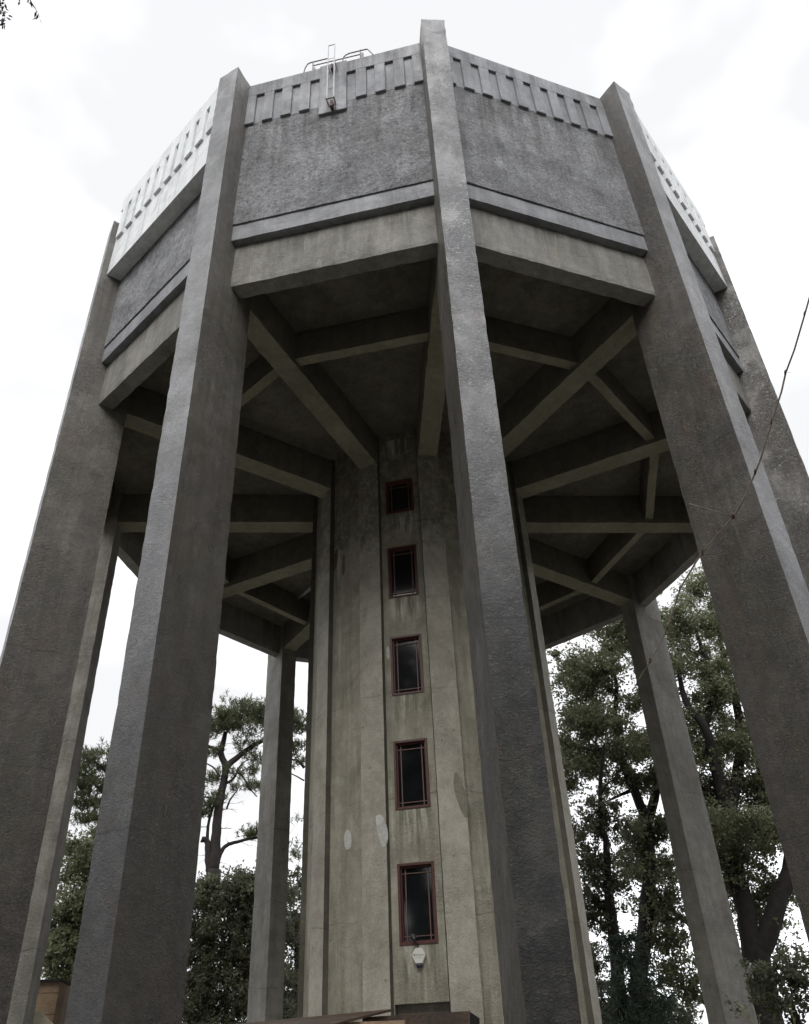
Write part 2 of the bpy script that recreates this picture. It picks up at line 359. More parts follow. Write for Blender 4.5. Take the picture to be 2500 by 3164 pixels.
# ------------------------------------------------------------------ ground
g = MB(); R_ = 900
N_ = 48
gv = []; gf = []
for i in range(N_ + 1):
    for j in range(N_ + 1):
        u = (i / N_ * 2 - 1); v = (j / N_ * 2 - 1); x = u * abs(u) * R_; y = v * abs(v) * R_
        gv.append((x, y, noise.noise(Vector((x * .03, y * .03, 0))) * .12 - .06))
for i in range(N_):
    for j in range(N_):
        a = i * (N_ + 1) + j; gf.append((a, a + N_ + 1, a + N_ + 2, a + 1))
tag(from_arrays('ground', gv, gf, M['ground']), kind='structure')

# ------------------------------------------------------------------ the water tower
NS = 12
DZ = lambda z: (z + Z0) * S                     # design height -> metres
tower = empty('water_tower')
tag(tower, 'tall twelve-sided grey concrete water tower with pebbledash tank on square legs', 'water tower')
# every repeat is modelled facing -Y (x = along the face, y = -outward distance) and turned about the axis
def put(name, me_or_obj, az, label=None):
    o = me_or_obj; o.parent = tower; o.rotation_euler = (0, 0, az); o.name = name
    if label: o['label'] = label
    return o
def dup(o, az):
    c = o.copy(); C.objects.link(c); c.parent = tower; c.rotation_euler = (0, 0, az)
    for ch in o.children:
        d = ch.copy(); C.objects.link(d); d.parent = c
    return c
AZ = lambda i: 2 * PI * i / NS

# -- legs
Ri, Ro, hwc = 6.95, 8.0, .2279
def leg_warp(p):
    zd = p.z / S - Z0; k = 1 - .0022 * (12 - zd); y = -p.y / S - .0121 * (12 - zd)
    return Vector((p.x * k, -y * S, p.z))
vs, F = rough_box((-hwc * S, hwc * S, -Ro * S, -Ri * S, -.3, DZ(17.37)), .11, .0035, .007, 3.0, leg_warp)
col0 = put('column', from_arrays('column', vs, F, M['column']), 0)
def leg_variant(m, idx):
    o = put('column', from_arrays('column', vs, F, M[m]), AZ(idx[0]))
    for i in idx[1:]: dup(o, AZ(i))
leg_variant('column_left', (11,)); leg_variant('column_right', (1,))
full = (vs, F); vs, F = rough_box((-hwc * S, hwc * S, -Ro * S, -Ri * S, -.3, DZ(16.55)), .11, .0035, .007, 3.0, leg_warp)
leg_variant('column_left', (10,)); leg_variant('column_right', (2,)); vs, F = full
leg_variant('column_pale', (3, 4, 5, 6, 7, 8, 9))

def face_piece(name, A0, A1, z0, z1, half, m, amp=.004, chip=.006, seg=.16, seed=1.0):
    """slab on one face of the tower: A0 inner / A1 outer distance from the axis"""
    vs, F = rough_box((-half * S, half * S, -A1 * S, -A0 * S, DZ(z0), DZ(z1)), seg, amp, chip, seed)
    return from_arrays(name, vs, F, m)
T15 = math.tan(PI / 12)
# -- tank wall (pebbledash), smooth ledge, ring beam, each a part on all twelve faces
wall0 = put('tank_wall', face_piece('tank_wall', 7.12, 7.42, 12.62, 17.30, 7.30 * T15 - .02, M['dash'], .004, .004, .3, 5), AZ(.5))
led0 = put('ledge_band', face_piece('ledge_band', 7.12, 7.395, 12.20, 12.617, 7.29 * T15 - .02, M['smooth'], .003, .006, .14, 7), AZ(.5))
bm0 = put('ring_beam', face_piece('ring_beam', 7.0, 7.276, 11.127, 12.195, 7.15 * T15 - .02, M['beam'], .007, .016, .12, 9), AZ(.5))
for i in range(1, NS):
    for o in (wall0, led0, bm0): dup(o, AZ(i + .5))
# -- frieze of fins under the coping
def frieze(name, plate, A_in, A_out, zb, zs_, zt, m, w_half):
    b = MB()
    def bx(x0, x1, z0, z1, out=A_out): 
        b.box(x0 * S, x1 * S, -out * S, -A_in * S, DZ(z0), DZ(z1))
    bx(-w_half, w_half, zs_, zt); bx(-w_half, w_half, zb + .03, zs_ - .001, 7.4235)
    cs = [-1.69, -1.3155, -.94, -.5645, .5645, .94, 1.3155, 1.69] if plate else [-1.69 + .3755 * k for k in range(10)]
    for c in cs:
        x0, x1 = c - .104, c + .104
        bx(max(x0, -w_half), min(x1, w_half), zb, zs_ - .0004)
    if plate: bx(-.27, .278, zb - .33, zt + .055, A_out + .004)
    o = b.build(name, m); md = o.modifiers.new('b', 'BEVEL'); md.width = .008; md.segments = 1; md.limit_method = 'ANGLE'
    return o
WH = 7.45 * T15 - .05
fr_plate = put('frieze', frieze('frieze', True, 7.35, 7.47, 15.84, 16.90, 17.33, M['smooth'], WH), AZ(-.5), 'frieze of eight raised fins with a central plate behind the ladder')
fr0 = put('frieze', frieze('frieze', False, 7.35, 7.47, 15.84, 16.90, 17.33, M['smooth'], WH), AZ(.5))
for i in (2, 3, 4, 5, 6, 7, 8, 9, 10): dup(fr0, AZ(i + .5))
# -- replacement sheet cladding on the two flanking faces
def cladding():
    A1 = 7.70; half = 1.83; zb, zt = 14.72, 17.42
    f = MB(); out = A1 + .055
    f.box(-half * S, half * S, -out * S, -(A1 - .01) * S, DZ(16.95), DZ(zt + .02))
    for k in range(10):
        c = -1.62 + .36 * k; f.box((c - .115) * S, (c + .115) * S, -out * S, -(A1 - .01) * S, DZ(15.86), DZ(16.9496))
    r = MB()
    def rivet(x, z):
        r.box((x - .006) * S, (x + .006) * S, -(A1 + .004) * S, -(A1 - .004) * S, DZ(z - .006), DZ(z + .006))
    for k in range(-44, 45): rivet(k * .04, 15.32 + .012 * math.sin(k * 2.1))
    for sx in (-1.2, -.6, 0, .6, 1.2):
        for k in range(18): rivet(sx + .03, 14.78 + k * .06)
    q = MB()
    for sx in (-1.2, -.6, 0, .6, 1.2): q.box((sx - .001) * S, (sx + .002) * S, -(A1 + .004) * S, -(A1 - .01) * S, DZ(14.73), DZ(15.855))
    b = MB(); b.box(-half * S, half * S, -A1 * S, -7.425 * S, DZ(zb), DZ(zt)); nb = len(b.F)
    k0 = len(b.V); b.V += r.V; b.F += [tuple(i + k0 for i in ff) for ff in r.F]; nb = len(b.F)
    for e in (q,): k0 = len(b.V); b.V += e.V; b.F += [tuple(i + k0 for i in ff) for ff in e.F]
    o = b.build('cladding_box', M['clad']); o.data.materials.append(M['galv'])
    for p in o.data.polygons: p.material_index = 1 if p.index >= nb else 0
    f.build('raised_fins', M['clad'], o)
    return o
cl0 = put('cladding', cladding(), AZ(-1.5), 'white riveted sheet cladding with raised fins boxed out from the tank')
cl1 = dup(cl0, AZ(1.5))
# -- tank floor and its ribs
def ngon(rad, z0, z1, name, m, hole=None):
    vs = []; F = []
    for z in (z0, z1):
        for i in range(NS): a = AZ(i) - PI / 2; vs.append((rad * S * math.cos(a), rad * S * math.sin(a), DZ(z)))
    F.append(tuple(reversed(range(NS)))); F.append(tuple(range(NS, 2 * NS)))
    for i in range(NS): F.append((i, (i + 1) % NS, NS + (i + 1) % NS, NS + i))
    return from_arrays(name, vs, F, m, tower)
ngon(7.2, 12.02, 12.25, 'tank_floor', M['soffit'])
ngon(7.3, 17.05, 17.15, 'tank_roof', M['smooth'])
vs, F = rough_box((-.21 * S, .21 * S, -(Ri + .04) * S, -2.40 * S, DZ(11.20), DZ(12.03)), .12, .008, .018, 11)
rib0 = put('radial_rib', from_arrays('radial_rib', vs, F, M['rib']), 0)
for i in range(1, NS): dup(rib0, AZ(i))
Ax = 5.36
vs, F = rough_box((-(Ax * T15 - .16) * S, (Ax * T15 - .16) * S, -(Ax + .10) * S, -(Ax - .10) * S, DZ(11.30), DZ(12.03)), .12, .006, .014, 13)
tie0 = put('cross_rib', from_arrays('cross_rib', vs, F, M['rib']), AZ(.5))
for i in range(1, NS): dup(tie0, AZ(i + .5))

# -- central shaft: recessed panels between corner pilasters
Rc, pw, rec = 2.4958, .2284, .037
Ap = Rc * math.cos(PI / 12) - rec
WZ = [1.8274 + 2.0034 * k for k in range(5)]; WH_ = [1.1663] * 4 + [.8535]; WW = .2902
def shaft_panel(openings):
    """one panel: full height strip with real openings, x across, y outward distance"""
    half = Ap * T15; zt, zb = 12.03, -1.3
    b = MB(); D = .16
    def bx(x0, x1, z0, z1): b.box(x0 * S, x1 * S, -Ap * S, -(Ap - D) * S, DZ(z0), DZ(z1))
    if not openings: bx(-half, half, zb, zt)
    else:
        zc = zb
        for (x0, x1, z0, z1) in openings:
            if z0 > zc: bx(-half, half, zc, z0)
            bx(-half, x0, z0, z1); bx(x1, half, z0, z1); zc = z1
        bx(-half, half, zc, zt)
    bm = bmesh.new(); me = bpy.data.meshes.new('shaft_panel'); me.from_pydata(b.V, [], b.F); bm.from_mesh(me)
    bmesh.ops.remove_doubles(bm, verts=bm.verts, dist=1e-4)
    # drop the internal faces left between stacked blocks
    seen = {}
    for f in bm.faces: seen.setdefault(tuple(sorted(round(c, 3) for v in f.verts for c in v.co)), []).append(f)
    bmesh.ops.delete(bm, geom=[f for fs in seen.values() if len(fs) > 1 for f in fs], context='FACES_ONLY')
    bm.to_mesh(me); bm.free(); me.materials.append(M['panel_win'] if openings else M['panel'])
    return link('shaft_panel', me)
ops = [(-.387, .400, -1.29, 1.07)] + [(-WW, WW, z, z + h) for z, h in zip(WZ, WH_)]
pan_w = put('shaft_panel', shaft_panel(ops), AZ(-.5), 'stained shaft panel with five windows one above the other')
pan0 = put('shaft_panel', shaft_panel([]), AZ(.5))
for i in range(1, NS):
    if i != 11: dup(pan0, AZ(i + .5))
vs, F = rough_box((-pw * S, pw * S, -Rc * S, -(Rc - .30) * S, -.3, DZ(12.03)), .13, .004, .007, 17)
pil0 = put('pilaster', from_arrays('pilaster', vs, F, M['core']), 0)
for i in range(1, NS): dup(pil0, AZ(i))
# flat near-black sheet standing in for the unlit inside behind the openings
b = MB(); b.box(-.5 * S, .5 * S, -(Ap - .42) * S, -(Ap - .40) * S, 0, DZ(11.6)); put('dark_backing', b.build('dark_backing', M['void']), AZ(-.5))
# doorway
b = MB(); b.box(-.385 * S, .398 * S, -(Ap - .12) * S, -(Ap - .155) * S, 0, DZ(1.068)); dr = put('door', b.build('door', M['soffit']), AZ(-.5), 'dark door set back under a deep lintel')
# windows
def window(z, h, bars=True):
    y0 = -(Ap - .055) * S; f = MB(); fw = .040
    def bx(mb, x0, x1, z0, z1, d0, d1): mb.box(x0 * S, x1 * S, -(Ap - d0) * S, -(Ap - d1) * S, DZ(z0), DZ(z1))
    W = WW - .001; z0, z1 = z + .001, z + h - .001
    bx(f, -W, -W + fw, z0, z1, -.012, .10); bx(f, W - fw, W, z0, z1, -.012, .10)
    bx(f, -W + fw, W - fw, z0, z0 + fw, -.014, .10); bx(f, -W + fw, W - fw, z1 - fw, z1, -.014, .10)
    i0 = .022                                                    # inner casement
    bx(f, -W + fw, -W + fw + i0, z0 + fw, z1 - fw, .035, .098); bx(f, W - fw - i0, W - fw, z0 + fw, z1 - fw, .035, .098)
    bx(f, -W + fw + i0, W - fw - i0, z0 + fw, z0 + fw + i0, .037, .098); bx(f, -W + fw + i0, W - fw - i0, z1 - fw - i0, z1 - fw, .037, .098)
    o = f.build('window', M['red']); md = o.modifiers.new('b', 'BEVEL'); md.width = .004; md.segments = 1; md.limit_method = 'ANGLE'
    p = MB(); bx(p, -W + fw, W - fw, z0 + fw, z1 - fw, .075, .083); p.build('pane', M['glass'], o)
    g = MB(); q = .0085; xa = W - fw - .072
    for x in (-xa, xa): bx(g, x - q, x + q, z0 + fw, z1 - fw, .055, .0745)
    for zz in (z0 + fw + .085, z1 - fw - .10): bx(g, -W + fw, W - fw, zz - q * .8, zz + q * .8, .058, .0742)
    g.build('glazing_bars', M['bar'], o); return o
wl = ['lowest window, above the alarm box', 'second window from the bottom', 'middle window with a chipped left edge', 'fourth window from the bottom, pale reflection along its sill', 'short top window in the mould-darkened panel']
for k in range(5): put('window', window(WZ[k], WH_[k]), AZ(-.5), wl[k])
# mortar repairs and stains that stand a few millimetres proud
def blob(name, m, az, A, x, z, rx, rz, lean=0.0, seed=0, proud=.004, teardrop=.0, n=26, rag=0.0):
    vs = [(0, 0)]; rnd = random.Random(seed)
    for k in range(n):
        t = 2 * PI * k / n; r = 1 + .16 * noise.noise(Vector((math.cos(t) * 1.5 + seed, math.sin(t) * 1.5, seed * .7))) + rnd.uniform(-.03, .03)
        px = math.cos(t) * rx * r * (1 - teardrop * math.sin(t)); pz = math.sin(t) * rz * r; vs.append((px + lean * pz, pz))
    V = [((x + a) * S, -(A * S + proud), DZ(z + c)) for a, c in vs] + [((x + a * 1.06) * S, -(A * S - .012), DZ(z + c * 1.06)) for a, c in vs]
    F = []; L_ = n + 1
    for k in range(n):
        a, b_ = 1 + k, 1 + (k + 1) % n; F.append((0, a, b_)); F.append((a, L_ + a, L_ + b_, b_))
    F = [tuple(reversed(f)) if len(f) == 3 else tuple(reversed(f)) for f in F]
    o = from_arrays(name, V, F, m); put(name, o, az); return o

# -- ladder and hand rails on the plated face
def on_face(f_az):
    e = Matrix.Rotation(f_az, 4, 'Z'); return e
lad = MB()
pt = lambda t, A, z: (t * S, -A * S, DZ(z))
for sx in (-.066, .066):
    lad.tube([pt(sx, 7.6, 15.70), pt(sx, 7.6, 17.88)], .016, 6)
lad.tube([pt(-.066, 7.6, 17.88), pt(.066, 7.6, 17.88)], .014, 6)
for k in range(3): lad.tube([pt(-.066, 7.6, 16.1 + k * .6), pt(.066, 7.6, 16.1 + k * .6)], .006, 5)
lad0 = put('ladder', lad.build('ladder', M['galv']), AZ(-.5), 'narrow pale steel ladder with a hoop rising over the parapet')
br = MB()
for sx in (-.075, .075):
    br.tube([pt(sx, 7.62, 15.72), pt(sx * .5 + .05, 7.50, 15.42)], .012, 5); br.tube([pt(sx, 7.62, 15.74), pt(sx, 7.485, 15.74)], .012, 5)
    br.tube([pt(sx, 7.6, 17.15), pt(sx + .02, 7.49, 16.98)], .010, 5)
br.tube([pt(-.09, 7.61, 15.71), pt(.09, 7.61, 15.71)], .013, 5)
br.tube([pt(-.05, 7.55, 15.55), pt(.10, 7.55, 15.57)], .012, 5); br.box(.0 * S, .05 * S, -7.60 * S, -7.5 * S, DZ(15.46), DZ(15.66))
br.box(-.015 * S, .02 * S, -7.58 * S, -7.49 * S, DZ(16.96), DZ(17.14))
br.build('bracket', M['rust'], lad0)
rl = MB(); A = 7.40
rl.tube([pt(-.665, A, 17.30), pt(-.62, A, 17.66), pt(-.575, A, 17.80), pt(-.52, A, 17.84), pt(-.14, A, 17.83), pt(-.135, A, 17.60)], .016, 6)
rl.tube([pt(.177, A, 17.30), pt(.18, A, 17.62), pt(.20, A, 17.72), pt(.25, A, 17.78), pt(.32, A, 17.81), pt(.66, A, 17.80), pt(.70, A, 17.78), pt(.827, A, 17.45), pt(.83, A, 17.30)], .016, 6)
rl.tube([pt(-.45, A, 17.68), pt(.57, A, 17.645)], .015, 6)
for x in (-.455, .545): rl.tube([pt(x, A, 17.2), pt(x, A, 17.84)], .015, 6)
rl.box(-.455 * S, -.40 * S, -(A + .02) * S, -(A - .02) * S, DZ(17.3), DZ(17.56)); rl.box(.555 * S, .61 * S, -(A + .02) * S, -(A - .02) * S, DZ(17.3), DZ(17.66))
put('hand_rail', rl.build('hand_rail', M['rail']), AZ(-.5))
hk = MB(); hk.box(-.52 * S, .75 * S, -7.44 * S, -7.20 * S, DZ(17.20), DZ(17.385)); put('kerb', hk.build('kerb', M['smooth']), AZ(-.5))

# stains and repairs on the shaft (positions measured in the panels' own planes)
blob('repair_patch', M['patch'], AZ(-1.5), Ap, .022, 3.53, .085, .165, -.06, 3, teardrop=.15, n=60, rag=.6)
blob('repair_patch', M['patch'], AZ(-1), Rc, .150, 3.50, .085, .26, -.20, 5, teardrop=-.25, n=60, rag=.7)
blob('green_run', M['patch_green'], AZ(-1.5), Ap, -.245, 9.05, .050, .46, .02, 8, n=40, rag=.5)
blob('brown_stain', M['patch_brown'], AZ(-1.5), Ap, -.345, 9.28, .060, .25, .12, 11, n=40, rag=.5)
blob('brown_stain', M['patch_brown'], AZ(-1.5), Ap, -.115, 9.05, .038, .26, .02, 14, n=40, rag=.5)
blob('dark_stain', M['patch_dark'], AZ(0), Rc, .145, 3.98, .085, .33, -.16, 17, n=90, rag=1.0)
blob('dark_stain', M['patch_dark'], AZ(.5), Ap, -.25, 7.75, .070, .42, -.05, 21, n=90, rag=1.1)
blob('repair_patch', M['patch'], AZ(1), Rc, .10, 3.4, .05, .10, 0, 23)
for az_, x_ in ((-.5, .02), (-1.5, -.25), (.5, -.05)):
    blob('crack', M['patch_dark'], AZ(az_), 7.276, x_, 11.42 if az_ < 0 else 11.66, .016, .27 if az_ < 0 else .46, .03, int(31 + az_ * 2), n=40, rag=1.0)
blob('spalled_edge', M['patch'], AZ(-.5), Ap, -.335, 6.70, .028, .13, -.03, 27, n=30, rag=.9)

# ------------------------------------------------------------------ things fixed to the tower
FM = Matrix.Rotation(AZ(-.5), 4, 'Z')
def fpt(t, A, z): return FM @ Vector((t * S, -A * S, DZ(z)))
ab = empty('alarm_box', fpt(0, Ap, 1.60), AZ(-.5))
tag(ab, 'white hexagonal alarm box with small grey lettering and blue base below bottom window', 'alarm box')
def hexa(name, r, rz, d0, d1, m, parent, bev=.006, cx=0, cz=0):
    vs = []
    for d in (d0, d1):
        k = 1 if d == d0 else .93
        for (x, z) in ((-.52, 1), (.52, 1), (1, .04), (.52, -1), (-.52, -1), (-1, .04)): vs.append((cx + x * r * k, -d, cz + z * rz * k))
    F = [tuple(range(6)), tuple(reversed(range(6, 12)))] + [(i, 6 + i, 6 + (i + 1) % 6, (i + 1) % 6) for i in range(6)]
    o = from_arrays(name, vs, F, m, parent); md = o.modifiers.new('b', 'BEVEL'); md.width = bev; md.segments = 2; return o
hexa('cover', .135, .140, 0.0, .085, M['white'], ab, cz=.095)
bl = MB(); bl.box(-.055, .055, -.075, 0, -.105, -.040); o = bl.build('strobe', M['blue'], ab); md = o.modifiers.new('b', 'BEVEL'); md.width = .015; md.segments = 2
def text(body, size, loc, m, parent, name='lettering', ext=.0008):
    cu = bpy.data.curves.new(name, 'FONT'); cu.body = body; cu.size = size; cu.extrude = ext; cu.align_x = 'CENTER'
    tmp = bpy.data.objects.new(name, cu); me = bpy.data.meshes.new_from_object(tmp); bpy.data.objects.remove(tmp)
    me.materials.append(m); o = link(name, me, parent); o.rotation_euler = (PI / 2, 0, 0); o.location = loc; return o
text('Reliance', .046, (.022, -.0870, .095), M['ink'], ab)
text('SECURITY SYSTEMS', .0145, (.0, -.0870, .055), M['ink'], ab, 'small_lettering')
lg = MB(); lg.box(-.094, -.066, -.0872, -.080, .094, .125); lg.build('emblem', M['ink'], ab)
sc_ = empty('security_camera', fpt(-.04, Ap, 1.83), AZ(-.5))
tag(sc_, 'small black dome camera on a bent arm at foot of the lowest window', 'camera')
a = MB(); a.tube([(.03, 0, -.03), (.02, -.05, -.01), (.0, -.10, .03), (-.01, -.14, .07)], .012, 7); a.build('arm', M['black'], sc_)
hd = MB(); hd.tube([(-.03, -.10, .135), (-.02, -.115, .11), (-.01, -.135, .07), (.0, -.145, .045), (.005, -.15, .03)], [.035, .052, .046, .030, .012], 12); hd.build('housing', M['black'], sc_, True)
ln = MB(); ln.tube([(-.032, -.112, .138), (-.035, -.106, .150), (-.037, -.103, .156)], [.047, .036, .015], 12); ln.build('lens_hood', M['ink'], sc_, True)
lf = empty('strip_light', (-2.93 * S, 4.05 * S, DZ(11.93)), math.radians(-54))
tag(lf, 'pale fluorescent strip light fixed under the dark tank floor left of the shaft', 'light fitting')
a = MB(); a.box(-.45, .45, -.05, .05, .02, .09); a.build('tray', M['camwhite'], lf)
for y in (-.028, .028):
    a = MB(); a.tube([(-.43, y, .0), (.43, y, .0)], .018, 8); a.build('lamp_tube', M['tube'], lf, True)

# ------------------------------------------------------------------ placing things by direction from the eye
def at(x, y, D):
    d = cf_ + cr_ * ((x - PX0) / FPX) - cu_ * ((y - PY0) / FPX)
    h = math.hypot(d.x, d.y); return CAM + d * (D / h)

# ------------------------------------------------------------------ vegetation
def leaf_quads(cent, size, rng, aspect=1.7, up=.0):
    """cent (N,3), size (N,), random leaf quads"""
    n = len(cent); d = rng.normal(size=(n, 3)); d /= np.linalg.norm(d, axis=1)[:, None]
    e = rng.normal(size=(n, 3)); e[:, 2] += up; e -= (e * d).sum(1)[:, None] * d; e /= np.linalg.norm(e, axis=1)[:, None]
    f = np.cross(d, e); a = d * (size * .5 * aspect)[:, None]; b = e * (size * .5)[:, None]
    q = np.stack([cent - a, cent - b * .9 + a * .1, cent + a, cent + b * .9 + a * .1], 1) + f[:, None, :] * 0
    q[:, 1] += f * (size * .12)[:, None]; q[:, 3] += f * (size * .12)[:, None]
    return q.reshape(-1, 3)
def build_leaves(name, V, m, parent):
    n = len(V) // 4; F = np.arange(n * 4).reshape(n, 4)
    return from_arrays(name, V, F, m, parent)
def bez(p0, p1, rng, n=5, sag=0.0, wob=.12):
    p0 = Vector(p0); p1 = Vector(p1); L = (p1 - p0).length; out = []
    c = (p0 + p1) / 2 + Vector(rng.normal(size=3)) * L * wob + Vector((0, 0, -sag * L))
    for k in range(n + 1):
        t = k / n; out.append(p0 * (1 - t) ** 2 + c * 2 * t * (1 - t) + p1 * t * t)
    return out
def resample(pl, step):
    out = []
    for a, b in zip(pl[:-1], pl[1:]):
        a = Vector(a); b = Vector(b); n = max(1, int((b - a).length / step))
        for k in range(n): out.append(a.lerp(b, k / n))
    out.append(Vector(pl[-1])); return out
def smooth_limb(pts, rads, rng, wob=.05, sub=5):
    P = [Vector(p) for p in pts]; out = []; rr = []
    for i in range(len(P) - 1):
        p0 = P[max(i - 1, 0)]; p1 = P[i]; p2 = P[i + 1]; p3 = P[min(i + 2, len(P) - 1)]
        for k in range(sub):
            t = k / sub
            q = .5 * ((2 * p1) + (p2 - p0) * t + (2 * p0 - 5 * p1 + 4 * p2 - p3) * t * t + (-p0 + 3 * p1 - 3 * p2 + p3) * t ** 3)
            out.append(q + Vector(rng.normal(size=3)) * wob * rads[i]); rr.append(rads[i] * (1 - t) + rads[i + 1] * t)
    out.append(P[-1]); rr.append(rads[-1]); return out, rr
def tree(name, label, limbs, clusters, leafm, bark, leaf=.12, per=420, spread=.75, seed=1, cat='tree', group=None,
         style='leaf', base=None, flat=.75, twig=.018, trunk_name='trunk', crown_name='crown', clump_group=True):
    """limbs: [(points, radii)], clusters: [(centre, radius, count)] = ellipsoids filled with leafy shoots"""
    rng = np.random.default_rng(seed); root = empty(name, base or limbs[0][0][0]); tag(root, label, cat, group)
    o = Vector(root.location); sk = []
    tb = MB()
    for pts, rads in limbs:
        pl, rr = smooth_limb([Vector(p) - o for p in pts], rads, rng); tb.tube(pl, rr, 9); sk += list(zip(pl, rr))
    SK = np.array([tuple(p) for p, r in sk]); SR = np.array([r for p, r in sk])
    leaves = []; bb = MB()
    if style == 'pine':                                                    # thin bare twigs leaving the limbs
        for _ in range(46):
            j = int(rng.integers(int(len(SK) * .12), len(SK))); d = Vector(rng.normal(size=3)); d.z = abs(d.z) * .3 - .15; d.normalize(); L = rng.uniform(.4, 1.5)
            pl = bez(SK[j], Vector(SK[j]) + d * L, rng, 4, .05, .2); bb.tube(pl, [.016, .013, .010, .007, .004], 4, False)
            if rng.random() < .7:
                q = pl[2] + Vector(rng.normal(size=3)) * .3; bb.tube([pl[2], (pl[2] + q) / 2 + Vector((0, 0, .04)), q], [.009, .007, .004], 4, False)
    for c, rad, cnt in clusters:
        c = np.array(tuple(Vector(c) - o)); rad = np.array(rad if hasattr(rad, '__len__') else (rad, rad, rad * flat))
        for _ in range(cnt):
            u = rng.normal(size=3); u /= np.linalg.norm(u); u *= rng.random() ** .45
            p = c + u * rad
            d = np.linalg.norm(SK - p, axis=1) + np.maximum(0, SK[:, 2] - p[2]) * .8; j = int(np.argmin(d)); dist = np.linalg.norm(SK[j] - p)
            if dist > .25:
                n = 4 if dist < 2 else 6; r0 = min(SR[j] * .55, .012 + dist * .011)
                pl = bez(SK[j], p, rng, n, .04, .14); bb.tube(pl, [r0 * (1 - k / n) + twig * .35 * (k / n) for k in range(n + 1)], 4, False)
                SK = np.vstack([SK, [tuple(x) for x in pl[1:]]]); SR = np.append(SR, [r0 * .8] * n)
            s = rng.uniform(.55, 1.2) * spread; k = int(per * s * s * rng.uniform(.5, 1.1))
            if style == 'leaf':
                q = rng.normal(size=(k, 3)); q *= (rng.random((k, 1)) ** .5) * .52 * s; q[:, 2] *= .62
                # gather the leaves in small sprays
                m_ = max(3, k // 14); cc = q[rng.integers(0, k, m_)]; q = cc[rng.integers(0, m_, k)] + rng.normal(size=(k, 3)) * .11 * s
                leaves.append(leaf_quads(p + q, rng.uniform(.6, 1.3, k) * leaf, rng))
            elif style == 'pine':
                nt_ = max(5, k // 16)
                for _t in range(nt_):
                    q = rng.normal(size=3) * np.array([.36, .36, .17]) * s; q[2] = abs(q[2]) * 1.1 - .05; tpos = p + q
                    ax = np.array([rng.normal() * .4, rng.normal() * .4, 1.0]) + (q / (np.linalg.norm(q) + .1)) * .6; ax /= np.linalg.norm(ax)
                    nn = 16; dr = rng.normal(size=(nn, 3)) * .75 + ax * .75; dr /= np.linalg.norm(dr, axis=1)[:, None]
                    L = leaf * rng.uniform(.8, 1.35, nn); st = tpos + ax * rng.uniform(-.10, .16, nn)[:, None] * 1.3
                    sd = np.cross(dr, rng.normal(size=(nn, 3))); sd /= np.linalg.norm(sd, axis=1)[:, None]; wv = sd * (leaf * .085)
                    en = st + dr * L[:, None]
                    leaves.append(np.stack([st - wv, st + wv, en + wv * .5, en - wv * .5], 1).reshape(-1, 3))
            elif style == 'spruce':
                nt_ = max(4, k // 10); dirn = p - np.array([SK[j][0], SK[j][1], p[2]]); dirn[2] = 0
                dn = dirn / (np.linalg.norm(dirn) + 1e-6)
                for _t in range(nt_):
                    t = rng.random(); sidev = np.array([-dn[1], dn[0], 0]) * rng.normal() * .28 * (1.1 - t * .6)
                    q = dn * (t - .5) * 1.5 * s + sidev + np.array([0, 0, -.28 * t + rng.normal() * .05])
                    nn = 9; st = p + q + rng.normal(size=(nn, 3)) * .07; dr = dn * .6 + rng.normal(size=(nn, 3)) * .45 + np.array([0, 0, -.35])
                    dr /= np.linalg.norm(dr, axis=1)[:, None]; sd = np.cross(dr, rng.normal(size=(nn, 3))); sd /= np.linalg.norm(sd, axis=1)[:, None]
                    wv = sd * leaf * .16; en = st + dr * leaf * 1.5
                    leaves.append(np.stack([st - wv, st + wv, en + wv * .6, en - wv * .6], 1).reshape(-1, 3))
    k0 = len(tb.V); tb.V += bb.V; tb.F += [tuple(i + k0 for i in f) for f in bb.F]
    tr = tb.build(trunk_name, bark, root, True)
    V = np.concatenate(leaves); build_leaves(crown_name, V, leafm, root)
    return root
def L_(pxs, D, rads):
    """limb through picture directions at distance D (or a list of distances)"""
    Ds = D if isinstance(D, (list, tuple)) else [D] * len(pxs)
    return ([at(x, y, d) for (x, y), d in zip(pxs, Ds)], rads)
def Cl(x, y, D, rx, cnt, rz=None, rd=None):
    rz = rz or rx * .8; rd = rd or rx; return (at(x, y, D), (rx, rd, rz), cnt)
def grounded(pts, rads, D=None, r=None):
    p = Vector(pts[0]); q = Vector((p.x + .0, p.y, -.1)); return ([q] + list(pts), [r or rads[0] * 1.15] + list(rads))

# --- holm oak with the forked black trunk, right of the tower
D = 36
t1 = grounded(*L_([(2365, 3160), (2352, 3060), (2342, 2990)], D, [.66, .58, .52]))
oak_limbs = [t1,
  L_([(2350, 3050), (2330, 2960), (2305, 2820), (2272, 2690), (2250, 2560), (2235, 2470), (2205, 2350), (2180, 2250), (2120, 2170), (2095, 2060)], [36, 36, 36, 36, 36, 35.8, 35.5, 35, 35, 35], [.46, .43, .36, .33, .30, .26, .24, .18, .14, .08]),
  L_([(2352, 3050), (2345, 2965), (2375, 2880), (2405, 2780), (2440, 2690), (2450, 2560), (2440, 2400), (2420, 2250)], [36, 36, 36, 36.2, 36.5, 37, 37.5, 38], [.46, .43, .38, .34, .32, .28, .20, .12]),
  L_([(2250, 2560), (2270, 2440), (2290, 2300), (2270, 2150), (2230, 2000), (2210, 1880)], [36, 36.4, 37, 37.5, 38, 38], [.32, .26, .22, .17, .12, .06]),
  L_([(2235, 2470), (2180, 2440), (2110, 2410)], D, [.16, .10, .05]),
  L_([(2180, 2250), (2200, 2100), (2160, 1980), (2140, 1900)], D, [.16, .12, .08, .04]),
  L_([(2440, 2400), (2350, 2300), (2300, 2200)], [37.5, 37, 37], [.2, .14, .06])]
